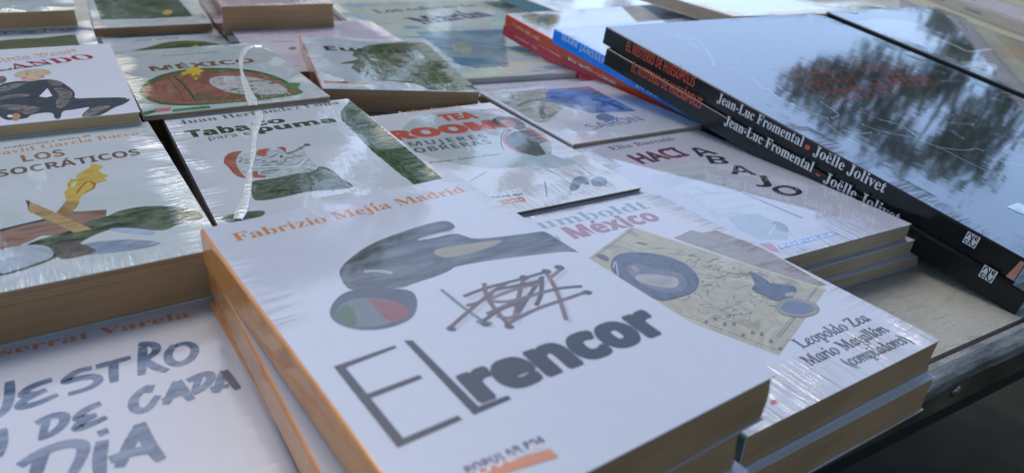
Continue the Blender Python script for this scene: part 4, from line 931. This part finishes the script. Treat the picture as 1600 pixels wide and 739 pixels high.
# ---------- big blue picture books (stack of four)
def big(key, wrap, seed, label, M, w, h, t, cover, spine, name='picture_book', group='large picture books and comics', pages=PAGE_WHITE, ct=.0008, **kw):
    lk = Look(key, wrap, (w / 2, h / 2), seed); lks = Look(key + '_spine', (.6, .03, .10, .18, 1.5), (w / 2, h / 2), seed)
    c = lk.ink(cover) if not isinstance(cover[0], tuple) else lk.paint(cover, **kw)
    s = lks.ink(spine) if not isinstance(spine[0], tuple) else lks.paint(spine, 20)
    bk = Book(name, label, 'book', M, w, h, t, lk, c, s, pages, group, ct=ct); bk.lks = lks
    return bk, lk
P_, P2_ = U((655, 131), -.157), U((515, 0), -.157)
ma = math.degrees(math.atan2(P2_.y - P_.y, P2_.x - P_.x)) - 90
b, L = big('watery_cover', (1, .8, .3, .08, 1.5), 16.0, 'large picture book titled Martin with a watery blue and green cover, topping its stack', by_corner(3, (652, 128), ma + 1, -.157, .24, .36, .006), .24, .36, .006, ((.14, .34, .50), (.52, .60, .56), (.56, .60, .40), (.30, .48, .58), (.62, .68, .68)), (.66, .70, .66), scale=9, stretch=(1, 3), detail=6)
e5 = crop(500, 0, 5.333)
b.art('water_picture', [('poly', e5([(800, 270), (1100, 262), (1540, 245), (1560, 560), (1300, 570), (1150, 540), (1000, 420), (900, 340)]), L.paint(((.06, .18, .26), (.13, .22, .30), (.25, .30, .30), (.16, .34, .42)), 22, (1, 2)), .002), ('blob', e5([(1080, 370), (1200, 350), (1280, 400), (1250, 470), (1120, 430)]), L.paint(((.20, .26, .20), (.38, .40, .28)), 60)), ('poly', e5([(330, 60), (1400, -20), (1450, 60), (1420, 200), (900, 240), (450, 160)]), L.paint(((.50, .56, .44), (.58, .60, .52), (.62, .62, .58)), 26, (1, 4)), .003)])
b.text('title', 'Martín', (662, 38), (772, 25), (660, 22), L.ink((.02, .03, .08)), 'serif', bold=.03, hscale=0.0360)
b.text('subtitle', 'Los colores de', (590, 21), (748, 10), (589, 13), L.ink((.05, .20, .10)), 'serif', bold=.02, hscale=0.0190)
for i, (cl, lb, cv) in enumerate((((.035, .02, .09), 'picture book with a dark purple spine, second in the stack at the back centre', WHITE), ((.62, .46, .46), 'picture book with a pale pink spine, third in the stack at the back centre', WHITE), ((.07, .20, .11), 'picture book with a green spine, lowest in the stack at the back centre', WHITE))):
    big('stack_%d' % i, FILM_WRINK, 17 + i, lb, by_corner(3, (652 - (0, 3, 9)[i], 128 + (4, 11, 18)[i]), ma + 1, -.1632 - .0078 * i, .24, .36, .0074), .24, .36, .0074, cv, cl)

# ---------- comics, tilted: black spines
CO, CANG = (.0636, .5904, -.1079), (34.89, 8.91, .88)
CW, CH, CT = .262, .328, .0135
MB = from_tl3(CO, CANG, CW, CH, CT)
MIRROR = (1, .5, .05, .035, 3.4)
def comic(key, seed, label, M, w, h, t, cover, spine, **kw):
    return big(key, MIRROR, seed, label, M, w, h, t, cover, spine, name='comic_book', ct=.0016, **kw)
b, L = comic('bones_first', 20.0, 'topmost black-spined comic, glossy cover with white bone lines and red title', MB, CW, CH, CT, (.045, .055, .06), (.012, .012, .013))
top_comic = b
G2 = crop(1200, 0, 4); G3 = crop(1200, 185, 4); G1 = crop(800, 0, 4); G0 = crop(800, 185, 4)
wl = L.ink((.26, .32, .38))
bones = [G1([(1150, 250), (1200, 290), (1250, 360), (1260, 410)]), G1([(960, 220), (1090, 240), (1150, 300), (1300, 380), (1410, 390)]), G1([(1310, 260), (1400, 285), (1480, 300)]), G1([(1360, 425), (1480, 470), (1580, 560)]), G1([(1030, 225), (1130, 245)]),
    G3([(385, 45), (450, 100), (545, 155)]), G3([(480, 80), (560, 100), (640, 90)]), G3([(590, 40), (740, 95), (870, 110), (1000, 155), (1090, 190), (1200, 250), (1350, 320)]), G3([(1060, 180), (1240, 205), (1300, 185), (1340, 205)]), G3([(700, 10), (820, 35), (900, 90), (980, 150)]), G3([(1150, 80), (1215, 125)]), G3([(1430, 100), (1520, 130), (1600, 150)]), G3([(1460, 205), (1540, 150), (1600, 130)]), G3([(1465, 270), (1600, 300)]), G3([(1150, 30), (1280, 40)]),
    G2([(0, 560), (75, 625)]), G2([(150, 655), (280, 710), (370, 739)]), G2([(330, 640), (460, 720), (400, 739)]), G2([(60, 540), (130, 590)]), G2([(1090, 510), (1200, 505), (1300, 560)]), G2([(960, 700), (1080, 680), (1150, 720)]), G2([(1350, 600), (1500, 640), (1600, 700)]), G2([(400, 220), (520, 250), (700, 330), (860, 350)]), G2([(860, 380), (1000, 430), (1100, 460)])]
it = [('curve', s_, wl, .0013) for s_ in bones]
for s_ in bones:
    for e_ in (s_[0], s_[-1]): it.append(('blob', [(e_[0] - 3, e_[1] - 2), (e_[0] + 1, e_[1] - 1.5), (e_[0] + 4, e_[1] + 1), (e_[0], e_[1] + 2)], wl))
b.art('bone_line_picture', it)
rl = L.ink((.62, .12, .07))
it = []
rows_ = [((20, 435), (370, 395), 6), ((500, 385), (830, 360), 0), ((120, 480), (520, 440), 7), ((520, 400), (820, 420), 8), ((220, 540), (560, 500), 7), ((600, 500), (1010, 490), 8), ((330, 590), (760, 545), 8), ((700, 480), (960, 450), 6)]
rr = random.Random(9)
for (x0, y0), (x1, y1), k in rows_:
    it.append(('line', G2([(x0, y0), (x1, y1)]), rl, .0006))
    for j in range(k):
        t = (j + .5) / k; x, y = x0 + (x1 - x0) * t, y0 + (y1 - y0) * t
        it.append(('line', G2([(x, y), (x + 60, y + 48)]), rl, .0007))
    it.append(('line', G2([(x0 + 60, y0 + 46), (x1 + 60, y1 + 46)]), rl, .0006))
b.art('red_title_lettering', it)
b.art('price_sticker', [('poly', G3([(1490, 555), (1560, 528), (1640, 560), (1640, 620)]), L.ink((.60, .70, .72)))])
b.text('price', '50', G3([(1545, 585)])[0], G3([(1590, 600)])[0], G3([(1548, 560)])[0], L.ink((.10, .25, .35)), 'sans', hscale=.006)
def fce_logo(b, lk, cs, face='spine'):
    a, c = b.loc(cs[0], face), b.loc(cs[2], face); ctr = (a + c) / 2
    q = [b.loc(p, face) for p in cs]; sx = (q[1] - q[0]).length; sy = (q[3] - q[0]).length; S = (sx + sy) / 2; hx, hy = S / 2, min(S, .0105) / 2
    W, K = lk.ink((.80, .80, .78)), lk.ink((.02, .02, .02))
    it = [('loc', [(ctr.x - hx, ctr.y - hy), (ctr.x + hx, ctr.y - hy), (ctr.x + hx, ctr.y + hy), (ctr.x - hx, ctr.y + hy)], W)]
    def st(pts, wd=.13):
        P = [Vector((ctr.x + x * hx, ctr.y + y * hy)) for x, y in pts]; out = []
        P = open_smooth(P, 2)
        for i in range(len(P) - 1):
            d = (P[i + 1] - P[i]).normalized(); n_ = Vector((-d.y, d.x)) * hx * wd / 2 * 1.3; e = d * hx * .02
            out.append(('loc', [tuple(P[i] - n_ - e), tuple(P[i + 1] - n_ + e), tuple(P[i + 1] + n_ + e), tuple(P[i] + n_ - e)], K))
        return out
    it += st([(.1, .92), (.08, .1)]) + st([(-.08, -.1), (-.1, -.92)]) + st([(-.78, .15), (-.78, .7), (-.45, .9), (-.18, .55), (-.08, .12), (.08, -.12), (.18, -.55), (.45, -.9), (.78, -.7), (.78, -.15)]) + st([(.38, .48), (.72, .55), (.72, .82), (.42, .82), (.36, .45), (.6, .22), (.82, .32)]) + st([(-.36, -.3), (-.7, -.28), (-.82, -.6), (-.55, -.82), (-.3, -.65)])
    b.art('publisher_emblem', it, face)
z7 = crop(1350, 360, 6.4)
RED, CREAM = (.62, .10, .05), (.72, .71, .68)
b.text('title', 'EL MISTERIO DE HUESÓPOLIS', (978, 79.5), (1084, 137), (980, 66), b.lks.ink(RED), 'sansb', 'spine', hscale=.0074, bold=0)
b.text('author_name', 'Jean-Luc Fromental', (1120, 159), (1253, 230), (1123, 148), b.lks.ink(CREAM), 'serif', 'spine', bold=.004, hscale=.0064)
b.art('red_dot', [('blob', [(1257, 229), (1261, 225), (1266, 228), (1266, 233), (1262, 235), (1258, 233)], b.lks.ink(RED))], 'spine')
b.text('author_name', 'Joëlle Jolivet', (1270, 241.5), (1381, 302), (1274, 230), b.lks.ink(CREAM), 'serif', 'spine', bold=.004, hscale=.0064)
fce_logo(b, b.lks, z7([(1035, 5), (1170, 70), (1115, 185), (990, 115)]))
b.art('red_spine_foot', [('loc', [(CH / 2 - .0045, .0013), (CH / 2 - .0004, .0013), (CH / 2 - .0004, CT - .0013), (CH / 2 - .0025, CT - .0013)], L.ink((.5, .05, .04)))], 'spine')
# second black comic: lies under the first, shifted a little
def under(M, dz, dx, dy, rot=0):
    return M @ Matrix.Translation((dx, dy, dz)) @ Matrix.Rotation(rad(rot), 4, 'Z')
M2 = under(MB, -.0137, -.0022, -.0085, 0)
b, L = comic('bones_second', 21.0, 'second copy of the black-spined comic, under the topmost one', M2, CW, CH, CT, (.045, .055, .06), (.014, .014, .014))
b.text('title', 'EL MISTERIO DE HUESÓPOLIS', (986, 111.5), (1094, 171), (989, 99), b.lks.ink(RED), 'sansb', 'spine', hscale=.0074, bold=0)
b.text('author_name', 'Jean-Luc Fromental', (1131, 194), (1268, 269.5), (1135, 182), b.lks.ink(CREAM), 'serif', 'spine', bold=.004, hscale=.0064)
b.art('red_dot', [('blob', [(1274, 270), (1278, 266), (1283, 269), (1283, 274), (1279, 276), (1275, 274)], b.lks.ink(RED))], 'spine')
b.text('author_name', 'Joëlle Jolivet', (1286, 283.5), (1402, 350), (1290, 272), b.lks.ink(CREAM), 'serif', 'spine', bold=.004, hscale=.0064)
fce_logo(b, b.lks, z7([(1210, 340), (1340, 405), (1270, 530), (1140, 460)]))
# blue comic
def tl_of(px, M, t):
    """slide a copy of frame M so that its top-left cover corner is seen at px"""
    R = M.to_3x3(); return R
def comic_at(px, zt, ang, w, h, t):
    P = U(px, zt); return from_tl3((P.x, P.y, zt), ang, w, h, t)
BA = (38.0, 8.2, .9)
Mb = comic_at((866, 45.5), -.1255, BA, .25, .26, .0125)
b, L = comic('blue_spine', 22.0, 'comic titled LA ISLA with a bright blue spine, under the two black-spined comics', Mb, .25, .26, .0125, (.50, .58, .68), (.0, .24, .85))
b.text('author_name', 'MARK JANSSEN', (877.5, 62), (945, 101.5), (879, 57), b.lks.ink((.55, .62, .72)), 'sansb', 'spine', hscale=.0050, spacing=1.15, bold=0)
b.text('title', 'LA ISLA', (994, 136), (1034, 157), (996, 127), b.lks.ink((.62, .78, .88)), 'sansb', 'spine', hscale=.0068, spacing=1.3)
def sp_loc(px): return b.loc(px, 'spine')
xs = [sp_loc(p).x for p in ((1045, 170), (1095, 200), (1140, 222), (1185, 240), (1225, 255), (1300, 290))]
cols = [((.03, .38, .85), (.08, .52, .88)), ((.08, .52, .72), (.14, .60, .76)), ((.06, .32, .40), (.08, .48, .48)), ((.04, .34, .14), (.08, .45, .18)), ((.02, .12, .62), (.04, .20, .75))]
it = [('loc', [(xs[i], .0013), (xs[i + 1], .0013), (xs[i + 1], .0112), (xs[i], .0112)], b.lks.paint(cols[i], 60, (3, 1))) for i in range(5)]
for px, c_ in (((1100, 196), (.45, .10, .06)), ((1180, 233), (.7, .12, .06)), ((1215, 250), (.5, .06, .05)), ((1150, 225), (.3, .4, .1))):
    q = sp_loc(px); it.append(('loc', [(q.x - .001, q.y - .003), (q.x + .001, q.y - .003), (q.x + .0013, q.y + .002), (q.x - .0006, q.y + .0025)], b.lks.ink(c_)))
b.art('island_picture', it, 'spine')
# two red picture books
Mr = comic_at((791, 22), -.1262, (38.0, 8.2, .9), .27, .25, .0105)
b, L = comic('red_upper', 23.0, 'upper of two red-spined picture books, cream cover with a gold ornament, under the blue-spined comic', Mr, .27, .25, .0105, ((.66, .66, .62), (.74, .73, .68), (.58, .62, .66)), (.62, .075, .03), scale=10, stretch=(1, 3), detail=5)
b.art('gold_ornament', [('blob', [(812, 25), (835, 22), (870, 22), (880, 30), (865, 39), (845, 41), (820, 36)], L.paint(((.36, .30, .10), (.50, .44, .22), (.28, .34, .34)), 60)), ('blob', [(836, 29), (850, 27), (862, 32), (850, 37), (838, 35)], L.ink((.20, .26, .30)))])
dashes(b, 'title', (802, 40), (845, 66), 6, L.ink((.72, .45, .38)), 14, 'spine', 3)
dashes(b, 'author_name', (888, 94), (962, 133), 6, L.ink((.74, .50, .42)), 18, 'spine', 5)
Mr2 = Mr @ Matrix.Translation((-.001, .0005, -.0107)) @ Matrix.Rotation(rad(-.5), 4, 'Z')
b, L = comic('red_lower', 24.0, 'lower of two red-spined picture books, crimson spine with a gold lower line', Mr2, .27, .25, .0105, (.72, .72, .70), (.52, .035, .05))
dashes(b, 'title', (805, 58), (842, 80), 5, L.ink((.70, .34, .32)), 12, 'spine', 8)
dashes(b, 'author_name', (885, 110), (925, 133), 5, L.ink((.70, .36, .34)), 10, 'spine', 9)
# neighbour comic to the right of the top one
MN = MB @ Matrix.Translation((CW - .040, -.006, .002)) @ Matrix.Rotation(rad(-1.5), 4, 'Z')
b, L = comic('neighbour_comic', 25.0, 'dark glossy comic with pale shapes and a burgundy panel at the right edge', MN, .172, CH, .0135, ((.06, .075, .06), (.10, .12, .11), (.20, .22, .21)), (.018, .022, .02), scale=12, detail=5)
G7 = crop(1300, 0, 5.333)
b.art('cover_picture', [('blob', G7([(120, 190), (420, 150), (760, 200), (860, 330), (920, 390), (700, 380), (480, 320), (250, 240)]), L.paint(((.34, .36, .35), (.46, .48, .48)), 20)), ('blob', G7([(1020, 510), (1260, 520), (1390, 540), (1370, 600), (1200, 560)]), L.ink((.50, .53, .52))), ('poly', G7([(1370, 380), (1640, 410), (1640, 510), (1400, 470)]), L.ink((.16, .035, .065))),
    ('curve', G7([(860, 320), (1050, 390), (1130, 440), (1330, 410)]), L.ink((.55, .58, .56)), .004), ('blob', G7([(1400, 300), (1640, 300), (1640, 340), (1450, 330)]), L.ink((.03, .03, .035)))])
MN2 = MN @ Matrix.Translation((.003, -.004, -.0137))
comic('neighbour_second', 26.0, 'second black-spined comic under the dark glossy one at the right edge', MN2, .172, CH, .0135, (.1, .12, .14), (.014, .014, .014))

# ---------- back left
b, L = pop('far_corner', FILM_WRINK, 30.0, 'paperback_book', 'pale watery-covered book cut off by the upper left corner, thick brown page edge', by_corner(2, (118, 16), 31, -.118, .12, .18, .0125), .0125, ((.50, .60, .58), (.66, .72, .70), (.58, .66, .66)), (.05, .07, .05), w=.12, h=.18)
b, L = pop('armed_cover', FILM_WRINK, 31.0, 'paperback_book', 'paperback with thin grey capitals above a green landscape, under the upper left corner book', by_corner(1, (140, 33), 31.5, -.1335, .11, .17, .012), .012, ((.62, .66, .68), (.72, .74, .76)), (.65, .68, .7))
b.text('title', 'Armados', (-70, 58), (120, 47.5), (-70, 50), L.ink((.20, .22, .24)), 'sans', hscale=0.0150, bold=0)
b.art('landscape_picture', [('poly', [(-100, 72), (-20, 66), (20, 62), (60, 60), (118, 54), (124, 70), (126, 84), (-120, 110)], L.paint(((.035, .06, .03), (.08, .13, .06), (.05, .09, .05)), 34, (1, 2)), .0004), ('poly', [(30, 80), (72, 70), (74, 73), (50, 84)], L.ink((.16, .10, .09)))])
b.art('lilac_band', [('poly', [(70, 37), (96, 36.5), (144, 44), (144, 48), (120, 46)], L.ink((.15, .20, .38)))])
b, L = pop('valley_cover', (1, 1, .7, .08, 1.6), 32.0, 'paperback_book', 'paperback with a dark green valley picture, at the top left beside the corner book', by_corner(3, (145, 45), 30, -.163, .11, .17, .0085), .0085, (.62, .68, .66), (.05, .09, .06))
b.art('valley_picture', [('poly', [(146, 0), (270, -10), (302, 26), (230, 30), (158, 31)], L.paint(((.05, .08, .05), (.10, .14, .08), (.16, .20, .15)), 26, (2, 1)), .0006), ('blob', [(250, 21), (262, 15), (272, 19), (262, 25)], L.ink((.62, .48, .10)))])  # small yellow blob: a mirrored gleam drawn as ink
dashes(b, 'author_name', (195, 37), (262, 33.5), 3, L.ink((.30, .36, .34)), 14)
b.art('publisher_mark', [('poly', [(146, 41), (164, 40), (163, 37), (145, 38)], L.ink((.45, .22, .16)))])
b, L = pop('worlds_cover', (1, 1, .8, .08, 1.6), 33.0, 'paperback_book', 'blue-grey paperback titled Los mundos with a green hill, behind the MEXICO cover', by_corner(1, (331, 38), 30, -.1725, .11, .17, .0135), .0135, ((.46, .54, .60), (.58, .64, .66), (.62, .60, .66)), (.5, .5, .5))
b.text('title', 'Los mundos', (190, 60), (304, 52), (190, 54), L.ink((.10, .17, .28)), 'sansm', hscale=0.0140)
b.text('title', 'del alba', (213, 66), (280, 61), (213, 61), L.ink((.10, .17, .28)), 'sansm', hscale=0.0110)
b.art('hill_picture', [('blob', [(178, 86), (215, 78), (240, 72), (262, 65), (300, 64), (330, 66), (345, 71), (372, 72), (392, 84), (330, 92), (180, 100)], L.paint(((.03, .06, .02), (.07, .12, .03), (.12, .16, .06)), 46, (1, 2)), .0005), ('blob', [(296, 75), (308, 70), (316, 77), (306, 80)], L.ink((.66, .48, .02)))])  # yellow spot on the hill stands in for a reflection
b, L = pop('mauve_cover', FILM_WRINK, 34.0, 'paperback_book', 'pinkish-mauve paperback with a teal spine line, between the MEXICO and Europa books', by_corner(0, (353, 40), 28, -.150, .14, .19, .03), .03, ((.58, .52, .58), (.64, .60, .66)), (.03, .12, .15), w=.14, h=.19)
dashes(b, 'author_name', (410, 55), (500, 50), 4, L.ink((.28, .26, .36)), 18)
dashes(b, 'subtitle', (425, 67), (462, 66), 3, L.ink((.20, .20, .26)), 8, seed=6)
b.art('green_dash', [('blob', [(450, 75), (462, 73), (464, 78), (452, 79)], L.ink((.14, .20, .10)))])
b, L = pop('thick_brown', FILM_WRINK, 35.0, 'paperback_book', 'very thick paperback in red film, broad brown page edge facing the front, back centre-left', by_corner(3, (345, 11), 28, -.128, .103, .17, .026), .026, (.6, .5, .5), ((.20, .025, .035), (.36, .09, .09)), w=.103)
def edge_at(px, z, a, w, h, t): return by_corner(3, px, a, z, w, h, t)
b, L = pop('under_brown', FILM_WRINK, 36.0, 'paperback_book', 'thinner paperback under the very thick red-film one', by_corner(3, (340, 35), 28, -.1545, .10, .17, .0125), .0125, (.5, .4, .4), (.10, .03, .03), w=.10)

# ---------- back right
def q2(p, r, z):
    a, c = U(p, z), U(r, z); return math.degrees(math.atan2(c.y - a.y, c.x - a.x)) - 90
b, L = pop('teal_spine', FILM_WRINK, 40.0, 'picture_book', 'pale picture book with a teal spine, far back behind the cream red-spined book', by_corner(3, (885, 24), 27, -.135, .16, .22, .012), .012, ((.60, .66, .72), (.70, .74, .78)), (.04, .17, .21), w=.16, h=.22, group='large picture books and comics')
b, L = pop('bronze_spine', FILM_WRINK, 41.0, 'picture_book', 'pale blue picture book with a bronze-brown spine, far back in the centre right', by_corner(3, (1145, 26), 24, -.112, .15, .20, .012), .012, (.60, .65, .72), (.26, .19, .11), w=.15, h=.20, group='large picture books and comics')
b, L = pop('short_black', FILM_WRINK, 42.0, 'picture_book', 'pale wrapped book with a mossy green picture, behind the tilted black-spined comics', by_corner(0, (1163, 9), 28, -.118, .17, .07, .011), .011, ((.52, .52, .50), (.64, .62, .60), (.58, .60, .64)), (.035, .05, .03), w=.17, h=.07, group='large picture books and comics')
b.art('mossy_picture', [('poly', [(1292, 12), (1335, 8), (1392, 14), (1385, 30), (1330, 32), (1296, 24)], L.paint(((.14, .17, .05), (.26, .27, .12)), 40), .0006)])
# the leaning pile of cream spines at the top right
cream = [(.55, .52, .36), (.50, .46, .50), (.62, .58, .42), (.40, .36, .30), (.58, .54, .56), (.62, .58, .40), (.46, .42, .42), (.56, .52, .34), (.60, .57, .44), (.50, .47, .50)]
words_ = ['second', 'third', 'fourth', 'fifth', 'sixth', 'seventh', 'eighth', 'ninth', 'tenth']
P0, P1 = U((1395, 0), -.165), U((1700, 128), -.165)
pa = math.degrees(math.atan2(P0.y - P1.y, P0.x - P1.x)) - 90
for i in range(10):
    lab = 'cream-spined paperback at the bottom of the pile in the upper right corner' if i == 0 else '%s book from the bottom of the cream-spined pile in the upper right corner' % words_[i - 1]
    t = (.013, .012, .014, .011, .013, .012, .013, .014, .012, .013)[i]; z = -.186 + .013 * (i + 1) + (.001 if i % 2 else 0)
    zt = -.1725 + .0132 * i
    M = by_corner(3, (1700, 128), pa, -.165, .13, .50, .013)
    M = Matrix.Translation((.002 * math.sin(i * 1.7), .003 * math.cos(i * 2.3), zt + .165)) @ M
    b, L = pop('cream_%d' % i, (.8, .4, .2, .12, 1.5), 50 + i, 'paperback_book', lab, M, .0131, (.62, .62, .58), cream[i], w=.13, h=.50, pages=PAGE_PALE, group='cream-spined pile at the upper right')
    if i in (1, 3, 5, 7): dashes(b, 'spine_title', (1440 + 20 * i, 50), (1480 + 20 * i, 66), 4, L.ink((.12, .12, .16)), 12, 'spine', i) if False else None
    for (xa, xb) in ((-.16, -.09), (-.03, .02)) if i % 2 else ((-.12, -.02),):
        it = []; rr = random.Random(i * 7 + int(xa * 100)); x = xa
        while x < xb:
            wd = rr.uniform(.0015, .003); it.append(('loc', [(x, .0045), (x + wd, .0045), (x + wd, rr.choice((.0075, .0085))), (x, .0078)], L.ink((.14, .13, .17)))); x += wd + .0012 + (.003 if rr.random() < .15 else 0)
        b.art('spine_title', it, 'spine')

# ---------- books that carry the visible ones
SUP = [  # corner px, yaw, top z, w, h, t, label
    (from_tl(-.2985, .3345, 33.6, -.1578, .11, .17, .028), .11, .17, .028, 'thick book under the torch-picture paperback'),
    (from_tl(-.389, .4740, 31.6, -.1385, .11, .12, .047), .11, .12, .047, 'thick hidden book under the seated-figure cover'),
    (from_tl(-.2030, .4060, 31.5, -.1615, .11, .168, .0245), .11, .168, .0245, 'thick book under Tabaco para el puma'),
    (from_tl(-.289, .575, 32.6, -.1388, .106, .14, .0455), .106, .12, .047, 'thick book under the far end of the MEXICO cover'),
    (from_tl(-.187, .648, 21.5, -.1590, .108, .168, .027), .108, .168, .027, 'thick book under the askew Europa'),
]
for i, (M, w, h, t, lab) in enumerate(SUP):
    if i == 3: M, h, t = from_tl(-.300, .545, 32.6, -.1390, .095, .07, .047), .07, .047; w = .095
    filler(M, w, h, t, lab, seed=60 + i)
